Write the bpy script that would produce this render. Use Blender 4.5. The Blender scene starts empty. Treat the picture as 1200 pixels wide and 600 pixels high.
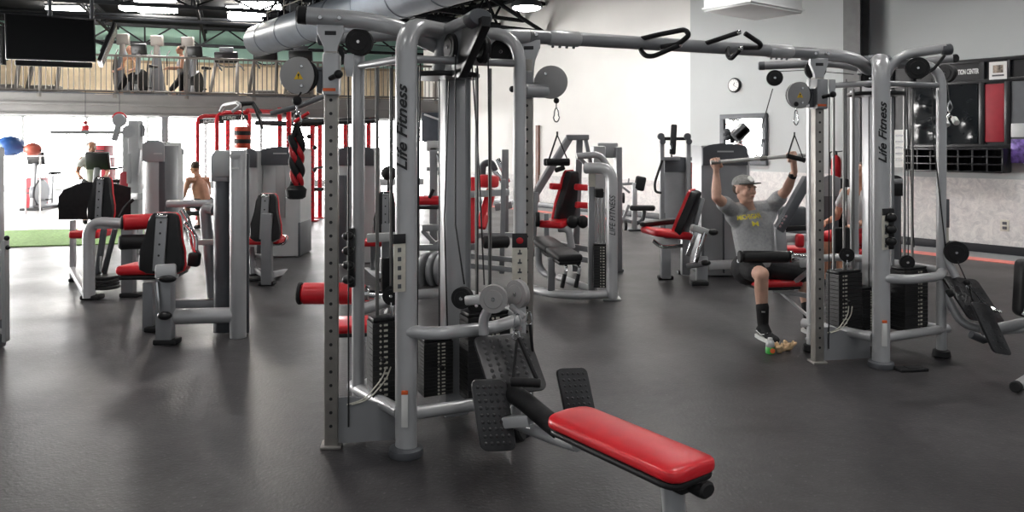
import bpy, bmesh, math, random
from mathutils import Vector, Matrix
from mathutils.bvhtree import BVHTree
random.seed(7)
V = Vector
SC = bpy.context.scene
COL = SC.collection
PI = math.pi
F, HY, CH = 900.0, 170.0, 1.63          # focal length (px of 1200), horizon row, eye height


def P(px, py, Y):
    return V(((px - 600) / F * Y, Y, CH - (py - HY) / F * Y))


def Z(py, Y):
    return CH - (py - HY) / F * Y


def G(px, py):
    Y = F * CH / (py - HY)
    return V(((px - 600) / F * Y, Y, 0))


# ------------------------------------------------------------------ materials
def mat(name, col, rough=0.5, metal=0.0, var=0.12, scale=8.0, bump=0.0, bscale=60.0, spec=0.5, coat=0.0):
    m = bpy.data.materials.new(name)
    m.use_nodes = True
    nt = m.node_tree
    b = nt.nodes['Principled BSDF']
    b.inputs['Roughness'].default_value = rough
    b.inputs['Metallic'].default_value = metal
    b.inputs['Specular IOR Level'].default_value = spec
    b.inputs['Coat Weight'].default_value = coat
    tc = nt.nodes.new('ShaderNodeTexCoord')
    n = nt.nodes.new('ShaderNodeTexNoise')
    n.inputs['Scale'].default_value = scale
    n.inputs['Detail'].default_value = 4
    nt.links.new(tc.outputs['Object'], n.inputs['Vector'])
    r = nt.nodes.new('ShaderNodeValToRGB')
    r.color_ramp.elements[0].position = 0.3
    r.color_ramp.elements[1].position = 0.7
    lo = [c * (1 - var) for c in col]
    hi = [min(1, c * (1 + var)) for c in col]
    r.color_ramp.elements[0].color = (*lo, 1)
    r.color_ramp.elements[1].color = (*hi, 1)
    nt.links.new(n.outputs['Fac'], r.inputs['Fac'])
    nt.links.new(r.outputs['Color'], b.inputs['Base Color'])
    if bump > 0:
        n2 = nt.nodes.new('ShaderNodeTexNoise')
        n2.inputs['Scale'].default_value = bscale
        nt.links.new(tc.outputs['Object'], n2.inputs['Vector'])
        bp = nt.nodes.new('ShaderNodeBump')
        bp.inputs['Strength'].default_value = bump
        bp.inputs['Distance'].default_value = 0.004
        nt.links.new(n2.outputs['Fac'], bp.inputs['Height'])
        nt.links.new(bp.outputs['Normal'], b.inputs['Normal'])
    return m


def emis(name, col, strength):
    m = bpy.data.materials.new(name)
    m.use_nodes = True
    nt = m.node_tree
    b = nt.nodes['Principled BSDF']
    b.inputs['Base Color'].default_value = (0.8, 0.8, 0.8, 1)
    b.inputs['Emission Color'].default_value = (*col, 1)
    b.inputs['Emission Strength'].default_value = strength
    return m


M = {}
M['silver'] = mat('silver_paint', (0.48, 0.485, 0.495), 0.30, 0.22, 0.06, 5, 0.05, 300)
M['grey'] = mat('grey_paint', (0.29, 0.295, 0.305), 0.34, 0.22, 0.07, 5, 0.05, 300)
M['dgrey'] = mat('dark_grey_paint', (0.10, 0.105, 0.115), 0.45, 0.2, 0.1, 5)
M['light'] = mat('pale_cover_plastic', (0.50, 0.51, 0.51), 0.4, 0.1, 0.05, 4)
M['steel'] = mat('worn_galvanised_steel', (0.30, 0.285, 0.265), 0.42, 0.5, 0.15, 9, 0.1, 120)
M['chrome'] = mat('chrome', (0.62, 0.62, 0.62), 0.14, 1.0, 0.04, 6)
M['black'] = mat('black_rubber', (0.013, 0.013, 0.014), 0.6, 0.0, 0.25, 20, 0.15, 200, 0.3)
M['blackp'] = mat('black_plastic', (0.010, 0.010, 0.011), 0.34, 0.0, 0.2, 10, 0, 60, 0.35)
M['stack'] = mat('weight_plate_black', (0.021, 0.021, 0.022), 0.42, 0.1, 0.15, 12, 0, 60, 0.4)
M['bvinyl'] = mat('black_vinyl', (0.013, 0.013, 0.014), 0.42, 0.0, 0.2, 12, 0.1, 220, 0.35)
M['red'] = mat('red_vinyl', (0.70, 0.018, 0.028), 0.33, 0.0, 0.08, 6, 0.06, 260, 0.5, 0.08)
M['redp'] = mat('red_paint', (0.50, 0.012, 0.02), 0.35, 0.1, 0.08, 5)
M['white'] = mat('white_plastic', (0.75, 0.75, 0.73), 0.45, 0, 0.04, 6)
M['cream'] = mat('placard_paper', (0.62, 0.60, 0.52), 0.6, 0, 0.08, 25)
M['orange'] = mat('orange_label', (0.75, 0.13, 0.03), 0.5, 0, 0.06, 9)
M['yellow'] = mat('yellow_label', (0.85, 0.55, 0.02), 0.5, 0, 0.06, 9)
M['skin'] = mat('skin', (0.66, 0.40, 0.30), 0.5, 0, 0.1, 14, 0.05, 120)
M['skin2'] = mat('tanned_skin', (0.50, 0.25, 0.16), 0.5, 0, 0.1, 14)
M['shirt'] = mat('grey_heather_cotton', (0.36, 0.365, 0.37), 0.85, 0, 0.12, 45, 0.25, 90)
M['shorts'] = mat('black_shorts_fabric', (0.012, 0.012, 0.014), 0.8, 0, 0.2, 30, 0.3, 40)
M['sock'] = mat('black_sock_knit', (0.012, 0.012, 0.013), 0.9, 0, 0.2, 60, 0.3, 250)
M['cap'] = mat('grey_cap_cloth', (0.27, 0.27, 0.26), 0.85, 0, 0.25, 35, 0.2, 120)
M['capdark'] = mat('dark_brim_cloth', (0.05, 0.052, 0.05), 0.85, 0, 0.3, 30, 0.2, 120)
M['hair'] = mat('brown_hair', (0.045, 0.025, 0.014), 0.7, 0, 0.3, 60)
M['blue'] = mat('blue_ball_vinyl', (0.03, 0.09, 0.28), 0.4, 0, 0.1, 5)
M['rust'] = mat('dull_red_ball_vinyl', (0.40, 0.09, 0.06), 0.4, 0, 0.1, 5)
M['tan'] = mat('tan_leather', (0.62, 0.43, 0.25), 0.7, 0, 0.2, 25)
M['green'] = mat('green_plastic', (0.05, 0.38, 0.06), 0.4, 0, 0.1, 8)
M['plate'] = mat('pale_grey_guard', (0.36, 0.355, 0.35), 0.45, 0.15, 0.04, 5)
M['teal'] = mat('teal_wall_paint', (0.36, 0.58, 0.50), 0.7, 0, 0.05, 2)
M['tanwall'] = mat('tan_board', (0.78, 0.64, 0.45), 0.7, 0, 0.10, 3)
M['duct'] = mat('galvanised_duct', (0.105, 0.12, 0.14), 0.42, 0.4, 0.12, 3)
M['truss'] = mat('dark_steel_joist', (0.014, 0.015, 0.017), 0.7, 0.0, 0.2, 5, 0, 60, 0.08)
M['ceil'] = mat('dark_ceiling_paint', (0.012, 0.013, 0.015), 0.9, 0, 0.2, 2, 0, 60, 0.05)
M['beam'] = mat('mezzanine_beam_paint', (0.20, 0.195, 0.19), 0.55, 0.1, 0.06, 3)
M['rail'] = mat('railing_paint', (0.17, 0.155, 0.14), 0.45, 0.3, 0.06, 4)
M['screen'] = mat('switched_off_screen', (0.003, 0.003, 0.0035), 0.2, 0, 0.1, 2, 0, 60, 0.2)
M['wallw'] = mat('white_wall_paint', (0.80, 0.79, 0.76), 0.7, 0, 0.02, 1.5)
M['wallg'] = mat('grey_wall_paint', (0.47, 0.49, 0.49), 0.7, 0, 0.03, 1.2)
M['base'] = mat('black_baseboard', (0.015, 0.016, 0.02), 0.4, 0, 0.1, 4)
M['stripe'] = mat('red_floor_tape', (0.85, 0.25, 0.21), 0.6, 0, 0.1, 8)
M['turf'] = mat('green_turf', (0.19, 0.33, 0.09), 0.9, 0, 0.3, 30, 0.5, 150)
M['mirror'] = mat('mirror_glass', (0.85, 0.87, 0.87), 0.03, 1.0, 0.01, 2)
M['wrap'] = mat('crinkled_clear_wrap', (0.008, 0.010, 0.012), 0.16, 0, 0.2, 6, 0, 60, 0.4)
M['wine'] = mat('wine_red_felt', (0.33, 0.012, 0.025), 0.55, 0, 0.1, 8, 0.2, 30)
M['cabblack'] = mat('black_cabinet_laminate', (0.010, 0.010, 0.012), 0.3, 0, 0.1, 5)
M['purple'] = mat('printed_cover', (0.16, 0.10, 0.35), 0.3, 0, 0.8, 14)
M['day'] = emis('daylit_window_pane', (1.0, 0.99, 0.98), 16.0)
M['bar'] = mat('bright_steel_bar', (0.70, 0.69, 0.67), 0.36, 0.6, 0.05, 6)
M['rod'] = mat('dull_steel_rod', (0.22, 0.215, 0.21), 0.42, 0.6, 0.08, 6)
M['pad'] = mat('studded_black_rubber', (0.032, 0.032, 0.034), 0.33, 0, 0.25, 20, 0.15, 200)
M['lamp'] = emis('lamp_diffuser', (1.0, 0.975, 0.95), 34.0)
M['lampm'] = emis('added_mezzanine_diffuser', (1.0, 0.93, 0.82), 75.0)
M['sideglow'] = emis('added_side_glow_pane', (1.0, 0.97, 0.95), 30.0)
M['ink'] = mat('black_ink', (0.01, 0.01, 0.012), 0.5, 0, 0.05, 5)
M['wink'] = mat('white_ink', (0.75, 0.75, 0.75), 0.5, 0, 0.05, 5)
M['yink'] = mat('yellow_shirt_print', (0.85, 0.72, 0.08), 0.7, 0, 0.1, 30)


def floor_material():
    m = bpy.data.materials.new('speckled_rubber_floor')
    m.use_nodes = True
    nt = m.node_tree
    b = nt.nodes['Principled BSDF']
    tc = nt.nodes.new('ShaderNodeTexCoord')
    big = nt.nodes.new('ShaderNodeTexNoise'); big.inputs['Scale'].default_value = 1.1; big.inputs['Detail'].default_value = 5
    fine = nt.nodes.new('ShaderNodeTexNoise'); fine.inputs['Scale'].default_value = 48; fine.inputs['Detail'].default_value = 2
    for n in (big, fine):
        nt.links.new(tc.outputs['Object'], n.inputs['Vector'])
    r = nt.nodes.new('ShaderNodeValToRGB')
    r.color_ramp.elements[0].position = 0.32; r.color_ramp.elements[0].color = (0.026, 0.0245, 0.026, 1)
    r.color_ramp.elements[1].position = 0.72; r.color_ramp.elements[1].color = (0.050, 0.047, 0.049, 1)
    nt.links.new(big.outputs['Fac'], r.inputs['Fac'])
    r2 = nt.nodes.new('ShaderNodeValToRGB')
    r2.color_ramp.elements[0].position = 0.62; r2.color_ramp.elements[0].color = (1, 1, 1, 1)
    r2.color_ramp.elements[1].position = 0.74; r2.color_ramp.elements[1].color = (2.3, 2.3, 2.3, 1)
    nt.links.new(fine.outputs['Fac'], r2.inputs['Fac'])
    mx = nt.nodes.new('ShaderNodeMix'); mx.data_type = 'RGBA'; mx.blend_type = 'MULTIPLY'
    mx.inputs[0].default_value = 1.0
    nt.links.new(r.outputs['Color'], mx.inputs[6]); nt.links.new(r2.outputs['Color'], mx.inputs[7])
    mid = nt.nodes.new('ShaderNodeTexNoise'); mid.inputs['Scale'].default_value = 9; mid.inputs['Detail'].default_value = 7; mid.inputs['Roughness'].default_value = .7
    nt.links.new(tc.outputs['Object'], mid.inputs['Vector'])
    r3 = nt.nodes.new('ShaderNodeValToRGB')
    r3.color_ramp.elements[0].position = .35; r3.color_ramp.elements[0].color = (.72, .72, .72, 1)
    r3.color_ramp.elements[1].position = .68; r3.color_ramp.elements[1].color = (1.35, 1.33, 1.33, 1)
    nt.links.new(mid.outputs['Fac'], r3.inputs['Fac'])
    m3 = nt.nodes.new('ShaderNodeMix'); m3.data_type = 'RGBA'; m3.blend_type = 'MULTIPLY'; m3.inputs[0].default_value = 1
    nt.links.new(mx.outputs[2], m3.inputs[6]); nt.links.new(r3.outputs['Color'], m3.inputs[7])
    nt.links.new(m3.outputs[2], b.inputs['Base Color'])
    rr = nt.nodes.new('ShaderNodeMapRange')
    rr.inputs['From Min'].default_value = 0.3; rr.inputs['From Max'].default_value = 0.7
    rr.inputs['To Min'].default_value = 0.33; rr.inputs['To Max'].default_value = 0.47
    nt.links.new(big.outputs['Fac'], rr.inputs['Value']); nt.links.new(rr.outputs['Result'], b.inputs['Roughness'])
    bp = nt.nodes.new('ShaderNodeBump'); bp.inputs['Strength'].default_value = 0.45; bp.inputs['Distance'].default_value = 0.004
    nt.links.new(fine.outputs['Fac'], bp.inputs['Height']); nt.links.new(bp.outputs['Normal'], b.inputs['Normal'])
    return m


def wainscot_material():
    m = bpy.data.materials.new('mottled_concrete_wainscot')
    m.use_nodes = True
    nt = m.node_tree
    b = nt.nodes['Principled BSDF']
    tc = nt.nodes.new('ShaderNodeTexCoord')
    n = nt.nodes.new('ShaderNodeTexNoise'); n.inputs['Scale'].default_value = 7; n.inputs['Detail'].default_value = 8
    n.inputs['Roughness'].default_value = 0.75; n.inputs['Distortion'].default_value = 1.4
    nt.links.new(tc.outputs['Object'], n.inputs['Vector'])
    r = nt.nodes.new('ShaderNodeValToRGB')
    r.color_ramp.elements[0].position = 0.36; r.color_ramp.elements[0].color = (0.54, 0.53, 0.53, 1)
    r.color_ramp.elements[1].position = 0.64; r.color_ramp.elements[1].color = (0.80, 0.78, 0.75, 1)
    nt.links.new(n.outputs['Fac'], r.inputs['Fac']); nt.links.new(r.outputs['Color'], b.inputs['Base Color'])
    b.inputs['Roughness'].default_value = 0.65
    bp = nt.nodes.new('ShaderNodeBump'); bp.inputs['Strength'].default_value = 0.3; bp.inputs['Distance'].default_value = 0.01
    nt.links.new(n.outputs['Fac'], bp.inputs['Height']); nt.links.new(bp.outputs['Normal'], b.inputs['Normal'])
    return m


M['floor'] = floor_material()
M['wains'] = wainscot_material()

# ------------------------------------------------------------------ mesh builder
OFF = {}
UP = V((0, 0, 1))


def frame(d, side=None):
    d = d.normalized()
    if side is None:
        side = UP.cross(d) if abs(d.z) < 0.95 else V((1, 0, 0))
    s = (side - d * side.dot(d)).normalized()
    return s, d.cross(s)


def fillet(pts, r, n=5):
    pts = [V(p) for p in pts]
    out = [pts[0]]
    for i in range(1, len(pts) - 1):
        a, b, c = pts[i - 1], pts[i], pts[i + 1]
        u, w = a - b, c - b
        q = min(r, u.length * 0.49, w.length * 0.49)
        p0, p1 = b + u.normalized() * q, b + w.normalized() * q
        for k in range(n + 1):
            t = k / n
            out.append(p0 * (1 - t) ** 2 + b * 2 * t * (1 - t) + p1 * t * t)
    out.append(pts[-1])
    return out


class MB:
    def __init__(self):
        self.v, self.f, self.mi, self.cur = [], [], [], 0

    def add(self, vs, fs):
        o = len(self.v)
        self.v += [V(p) for p in vs]
        self.f += [tuple(i + o for i in f) for f in fs]
        self.mi += [self.cur] * len(fs)
        return self

    def bm(self, bm, mtx):
        bm.verts.index_update()
        self.add([mtx @ v.co for v in bm.verts], [[v.index for v in f.verts] for f in bm.faces])
        bm.free()
        return self

    def box(self, c, size, rot=None, bev=0.0, seg=2):
        b = bmesh.new()
        bmesh.ops.create_cube(b, size=1)
        for v in b.verts:
            v.co = V((v.co.x * size[0], v.co.y * size[1], v.co.z * size[2]))
        if bev > 0:
            bev = min(bev, min(size) * 0.48)
            bmesh.ops.bevel(b, geom=b.edges[:], offset=bev, segments=seg, profile=0.5, affect='EDGES')
        m = Matrix.Translation(V(c))
        if rot is not None:
            m = m @ (rot.to_4x4() if len(rot) == 3 else rot)
        return self.bm(b, m)

    def bar(self, p, q, w, h, bev=0.006, side=None):
        """rectangular bar from p to q; w along side, h along the other axis"""
        p, q = V(p), V(q)
        s, n = frame(q - p, side)
        d = (q - p).normalized()
        rot = Matrix((s, n, d)).transposed()
        return self.box((p + q) / 2, (w, h, (q - p).length), rot, bev)

    def tube(self, pts, r, seg=10, side=None, closed=False):
        pts = [V(p) for p in pts]
        n = len(pts)
        rr = r if isinstance(r, list) else [r] * n
        vs, fs = [], []
        ps = None
        for i, p in enumerate(pts):
            if closed:
                d = pts[(i + 1) % n] - pts[i - 1]
            else:
                d = pts[min(i + 1, n - 1)] - pts[max(i - 1, 0)]
            s, m = frame(d, side if side is not None else ps)
            ps = s
            a, b = rr[i] if isinstance(rr[i], tuple) else (rr[i], rr[i])
            for k in range(seg):
                t = 2 * PI * k / seg
                vs.append(p + s * (a * math.cos(t)) + m * (b * math.sin(t)))
        for i in range(n if closed else n - 1):
            j = (i + 1) % n
            for k in range(seg):
                l = (k + 1) % seg
                fs.append((i * seg + k, i * seg + l, j * seg + l, j * seg + k))
        if not closed:
            fs.append(tuple(range(seg - 1, -1, -1)))
            fs.append(tuple((n - 1) * seg + k for k in range(seg)))
        return self.add(vs, fs)

    def cyl(self, p, q, r, seg=20, bev=0.0):
        p, q = V(p), V(q)
        if bev <= 0:
            return self.tube([p, q], r, seg)
        d = (q - p).normalized() * bev
        return self.tube([p, p + d, q - d, q], [r - bev, r, r, r - bev], seg)

    def disc(self, c, axis, r, th, seg=24, bev=0.005):
        a = V(axis).normalized() * th / 2
        return self.cyl(V(c) - a, V(c) + a, r, seg, bev)

    def ball(self, c, r, rot=None, u=14, v=9):
        r = r if isinstance(r, tuple) else (r, r, r)
        b = bmesh.new()
        bmesh.ops.create_uvsphere(b, u_segments=u, v_segments=v, radius=1)
        m = Matrix.Translation(V(c))
        if rot is not None:
            m = m @ rot.to_4x4()
        return self.bm(b, m @ Matrix.Diagonal((*r, 1)))

    def limb(self, p, q, r0, r1, seg=14):
        p, q = V(p), V(q)
        d = (q - p).normalized()
        st, rs = [], []
        for k in range(5):
            t = PI / 2 * k / 4
            st.append(p - d * (r0 * math.cos(t))); rs.append(max(1e-4, r0 * math.sin(t)))
        for k in range(5):
            t = PI / 2 * k / 4
            st.append(q + d * (r1 * math.sin(t))); rs.append(max(1e-4, r1 * math.cos(t)))
        return self.tube(st, rs, seg)

    def prism(self, poly, o, ux, uy, depth, bev=0.0):
        """2-D outline on axes ux, uy about o, pushed by depth along ux x uy (centred)"""
        ux, uy, o = V(ux).normalized(), V(uy).normalized(), V(o)
        nz = ux.cross(uy)
        b = bmesh.new()
        lo = [b.verts.new((x, y, -depth / 2)) for x, y in poly]
        hi = [b.verts.new((x, y, depth / 2)) for x, y in poly]
        n = len(poly)
        b.faces.new(lo[::-1]); b.faces.new(hi)
        for i in range(n):
            b.faces.new((lo[i], lo[(i + 1) % n], hi[(i + 1) % n], hi[i]))
        if bev > 0:
            es = [e for e in b.edges if abs(e.verts[0].co.z - e.verts[1].co.z) < 1e-6]
            bmesh.ops.bevel(b, geom=es, offset=bev, segments=2, profile=0.5, affect='EDGES')
        bmesh.ops.recalc_face_normals(b, faces=b.faces[:])
        m = Matrix.Translation(o) @ Matrix((ux, uy, nz)).transposed().to_4x4()
        return self.bm(b, m)

    def lathe(self, prof, o, axis=UP, seg=20):
        axis = V(axis).normalized()
        return self.tube([V(o) + axis * z for r, z in prof], [max(r, 1e-4) for r, z in prof], seg)

    def build(self, name, m, parent=None, label=None, sharp=38, remesh=0, smooth=0, kind=None):
        off = OFF.get(parent.name, V()) if parent is not None else V()
        me = bpy.data.meshes.new(name)
        me.from_pydata([tuple(p - off) for p in self.v], [], self.f)
        ms = m if isinstance(m, (list, tuple)) else [m]
        for x in ms:
            me.materials.append(M[x] if isinstance(x, str) else x)
        me.polygons.foreach_set('material_index', self.mi)
        me.update()
        b = bmesh.new(); b.from_mesh(me)
        bmesh.ops.recalc_face_normals(b, faces=b.faces[:])
        b.to_mesh(me); b.free()
        if remesh:
            t = bpy.data.objects.new('tmp', me); COL.objects.link(t)
            r = t.modifiers.new('r', 'REMESH'); r.mode = 'VOXEL'; r.voxel_size = remesh; r.use_smooth_shade = True
            if smooth:
                s = t.modifiers.new('s', 'SMOOTH'); s.iterations = smooth; s.factor = 0.5
            dg = bpy.context.evaluated_depsgraph_get()
            m2 = bpy.data.meshes.new_from_object(t.evaluated_get(dg))
            bpy.data.objects.remove(t); bpy.data.meshes.remove(me)
            me = m2; me.name = name
            me.materials.clear()
            for x in ms:
                me.materials.append(M[x] if isinstance(x, str) else x)
            me.polygons.foreach_set('use_smooth', [True] * len(me.polygons))
        else:
            me.polygons.foreach_set('use_smooth', [True] * len(me.polygons))
            me.set_sharp_from_angle(angle=math.radians(sharp))
        me.update()
        ob = bpy.data.objects.new(name, me); COL.objects.link(ob)
        if parent is not None:
            ob.parent = parent
            OFF[ob.name] = off
        if label:
            ob['label'] = label
        if kind:
            ob['kind'] = kind
        return ob


def thing(name, label, cat, loc=(0, 0, 0), group=None):
    o = bpy.data.objects.new(name, None)
    o.empty_display_size = 0.2
    COL.objects.link(o)
    o.location = loc
    OFF[o.name] = V(loc)
    o['label'] = label; o['category'] = cat
    if group:
        o['group'] = group
    return o


def tag(o, label, cat, group=None):
    o['label'] = label; o['category'] = cat
    if group:
        o['group'] = group
    return o


def struct(o, label=None, cat='structure'):
    o['kind'] = 'structure'
    if label:
        o['label'] = label; o['category'] = cat
    return o


def dup(root, loc, label, group=None):
    """copy of a thing with copies of its parts and sub-parts"""
    r = root.copy(); COL.objects.link(r); r.location = loc; r['label'] = label
    if group:
        r['group'] = group
    for ch in list(root.children):
        c = ch.copy(); COL.objects.link(c); c.parent = r
        for g in ch.children:
            d = g.copy(); COL.objects.link(d); d.parent = c
    return r


def text(s, name, o, ux, uy, size, m, parent, shear=0.0, ext=0.001, fit=None, center=True, xs=1.0, bold=0.0):
    cu = bpy.data.curves.new(name, 'FONT')
    cu.body = s; cu.size = size; cu.shear = shear; cu.extrude = ext; cu.resolution_u = 3; cu.offset = bold
    if center:
        cu.align_x = 'CENTER'; cu.align_y = 'CENTER'
    t = bpy.data.objects.new('tmp', cu); COL.objects.link(t)
    dg = bpy.context.evaluated_depsgraph_get()
    me = bpy.data.meshes.new_from_object(t.evaluated_get(dg))
    bpy.data.objects.remove(t)
    ux, uy = V(ux).normalized(), V(uy).normalized()
    nz = ux.cross(uy)
    if fit:
        w = max(v.co.x for v in me.vertices) - min(v.co.x for v in me.vertices)
        xs = fit / w
    off = OFF.get(parent.name, V()) if parent is not None else V()
    for v in me.vertices:
        c = v.co.copy()
        v.co = V(o) + ux * (c.x * xs) + uy * c.y + nz * c.z - off
    me.materials.clear(); me.materials.append(M[m])
    ob = bpy.data.objects.new(name, me); COL.objects.link(ob)
    if parent is not None:
        ob.parent = parent
        OFF[ob.name] = off
    return ob


def rot_from(x, z):
    """3x3 rotation with local x ~ x and local z = z"""
    z = V(z).normalized()
    x = V(x); x = (x - z * x.dot(z)).normalized()
    return Matrix((x, z.cross(x), z)).transposed()


def hole_strip(mb, p, q, n, r, axis):
    """row of small dark peg discs along p-q, facing axis"""
    for k in range(n):
        c = V(p).lerp(V(q), (k + 0.5) / n)
        mb.disc(c, axis, r, 0.003, 8, 0)
# ------------------------------------------------------------------ camera, world, view
cam = bpy.data.cameras.new('camera')
cam.sensor_width = 36; cam.lens = F / 1200 * 36
cam.shift_y = -(300 - HY) / 1200
cam.clip_end = 200
SC.cycles.caustics_reflective = False; SC.cycles.caustics_refractive = False
co = bpy.data.objects.new('camera', cam); COL.objects.link(co)
co.location = (0, 0, CH); co.rotation_euler = (PI / 2, 0, 0)
SC.camera = co
SC.view_settings.view_transform = 'Standard'
SC.view_settings.look = 'None'
SC.view_settings.gamma = 1
SC.view_settings.use_curve_mapping = False
SC.view_settings.exposure = 0.80
w = bpy.data.worlds.new('world'); SC.world = w; w.use_nodes = True
w.node_tree.nodes['Background'].inputs['Color'].default_value = (0.93, 0.97, 1.0, 1)
w.node_tree.nodes['Background'].inputs['Strength'].default_value = 0.28

# wall frame: origin on the right wall where the paint changes, u towards the camera, n into the room
WO, WU, WN = V((3.78, 16.2, 0)), V((0.605, -0.796, 0)), V((-0.796, -0.605, 0))


def W(s, z, d=0.0):
    return WO + WU * s + WN * d + UP * z


def S(px):
    k = (px - 600) / F
    return (16.2 * k - 3.78) / (0.605 + 0.796 * k)


def WZ(px, py):
    return Z(py, 16.2 - 0.796 * S(px))


WR = Matrix((WU, -WN, UP)).transposed()      # box x along the wall, y out of the room


def wbox(mb, s0, s1, z0, z1, d0, d1, bev=0.0):
    return mb.box(W((s0 + s1) / 2, (z0 + z1) / 2, (d0 + d1) / 2), (abs(s1 - s0), abs(d1 - d0), abs(z1 - z0)), WR, bev)


# mezzanine frame: t along its edge (to the right), d away from the camera
MO, MT, MD = V((-10.44, 20.0, 0)), V((0.9404, 0.3402, 0)), V((-0.3402, 0.9404, 0))


def MZ(t, d=0.0, z=0.0):
    return MO + MT * t + MD * d + UP * z


def TM(px, d=0.0):
    """t on the line at offset d that the pixel column px crosses"""
    k = (px - 600) / F
    o = MO + MD * d
    return (k * o.y - o.x) / (MT.x - k * MT.y)


def YMZ(px, d=0.0):
    return MZ(TM(px, d), d).y


MR = Matrix((MT, MD, UP)).transposed()


def mbox(mb, t0, t1, d0, d1, z0, z1, bev=0.0):
    return mb.box(MZ((t0 + t1) / 2, (d0 + d1) / 2, (z0 + z1) / 2), (abs(t1 - t0), abs(d1 - d0), abs(z1 - z0)), MR, bev)


CEIL = 6.0
struct(MB().box((-2.5, 15, -0.06), (33, 40, 0.12)).build('floor', 'floor'))
struct(MB().box((-2.5, 15, CEIL + 0.06), (33, 40, 0.12)).build('ceiling', 'ceil'))
# right wall in its two paints
m = MB(); wbox(m, -11, 0, 0, CEIL, -0.2, 0); struct(m.build('wall_right', 'wallw'))
m = MB(); wbox(m, 0, 15, 0, CEIL, -0.2, 0.03); struct(m.build('wall_right', 'wallg'))
m = MB(); wbox(m, 0.01, 15, 0.13, 1.12, 0.03, 0.06); struct(m.build('trim_1', 'wains'))
m = MB(); wbox(m, -8.6, -0.0, 0.13, 0.84, 0.0, 0.03); struct(m.build('trim_2', 'wains'))
m = MB(); wbox(m, -8.6, 15, 0, 0.13, 0.0, 0.085, 0.005); struct(m.build('baseboard_right', 'base'))
# red tape line and the pale walkway beside it
m = MB(); wbox(m, -6, 15, 0, 0.006, 0.72, 1.02); struct(m.build('trim_3', 'stripe'))
m = MB(); wbox(m, -6, 15, 0, 0.004, 0.085, 0.72); struct(m.build('floor', mat('pale_walkway', (.30, .31, .32), .5, 0, .08, 2)))
# door jamb on the far white wall
sj = S(631)
m = MB(); wbox(m, sj - 0.05, sj + 0.06, 0.0, 2.15, 0.0, 0.06); struct(m.build('trim_4', mat('brown_door_jamb', (0.16, 0.07, 0.045), 0.5)))
# far wall of the upper floor, and beneath it the glazed front
m = MB(); mbox(m, -14, 11, 9.0, 9.2, 2.9, 4.72); struct(m.build('wall_back', 'tanwall'))
m = MB(); mbox(m, -14, 11, 9.0, 9.2, 4.72, CEIL); struct(m.build('wall_back', 'teal'))
m = MB()
for k in range(26):
    mbox(m, -12.02 + k * 0.9, -12.0 + k * 0.9, 8.985, 9.0, 2.95, 4.72)
mbox(m, -14, 11, 8.96, 9.0, 4.66, 4.76); mbox(m, -14, 11, 8.97, 9.0, 3.55, 3.6)
struct(m.build('trim_5', mat('tan_board_joint', (0.42, 0.31, 0.2), 0.7)))
# mezzanine deck
m = MB(); mbox(m, -8, 9.2, -0.02, 9, 2.72, 2.95); struct(m.build('mezzanine_floor', 'beam'))
m = MB(); mbox(m, -8, 9.2, 0.0, 0.22, 2.40, 2.71, 0.01); mbox(m, -8, 9.2, -0.09, 0.0, 2.66, 2.72); mbox(m, -8, 9.2, -0.09, 0.0, 2.40, 2.44)
struct(m.build('trim_6', 'beam'))
m = MB(); mbox(m, -8, 9.2, -0.05, -0.02, 2.955, 2.985); struct(m.build('trim_7', 'dgrey'))
for px in (-40, 193.5, 470):
    t = TM(px, 0.1)
    m = MB()
    mbox(m, t - 0.08, t + 0.08, 0.02, 0.18, 0, 2.4, 0.005)
    mbox(m, t - 0.14, t + 0.14, -0.04, 0.24, 0, 0.02)
    mbox(m, t - 0.12, t + 0.12, -0.02, 0.22, 2.37, 2.4)
    struct(m.build('support_column', 'grey'))
# windows beneath the mezzanine, at the far front
for k in range(13):
    t0 = -14 + k * 2.0
    m = MB(); mbox(m, t0, t0 + 2.0, 9.0, 9.12, 0, 0.25)
    mbox(m, t0, t0 + 0.05, 9.0, 9.12, 0.25, 2.7); mbox(m, t0 + 1.95, t0 + 2.0, 9.0, 9.12, 0.25, 2.7)
    mbox(m, t0, t0 + 2, 9.0, 9.12, 2.62, 2.7); mbox(m, t0 + 0.05, t0 + 1.95, 9.02, 9.1, 1.95, 1.99)
    wn = struct(m.build('window_%d' % (k + 1), 'light'))
    m = MB(); mbox(m, t0 + 0.05, t0 + 1.95, 9.05, 9.07, 0.25, 2.62); m.build('pane', 'day', wn)
# left wall out of the frame; its windows are added to brighten mirror and floor
struct(MB().box((-16.1, 6.5, CEIL / 2), (0.2, 24, CEIL)).build('wall_left', 'wallg'))
for k in (2, 3):
    y0 = 3.2 + k * 3.4
    m = MB()
    for a, b, c, d in ((0, 0.08, 0.3, 3.2), (2.92, 3.0, 0.3, 3.2), (1.46, 1.54, 0.3, 3.2), (0, 3, 0.3, 0.38), (0, 3, 3.12, 3.2)):
        m.box((-15.95, y0 + (a + b) / 2, (c + d) / 2), (0.1, b - a, d - c))
    wn = struct(m.build('window_%d' % (k + 14), 'light'))
    MB().box((-15.97, y0 + 1.5, 1.75), (0.02, 2.9, 2.8)).build('pane', 'sideglow', wn)
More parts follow.
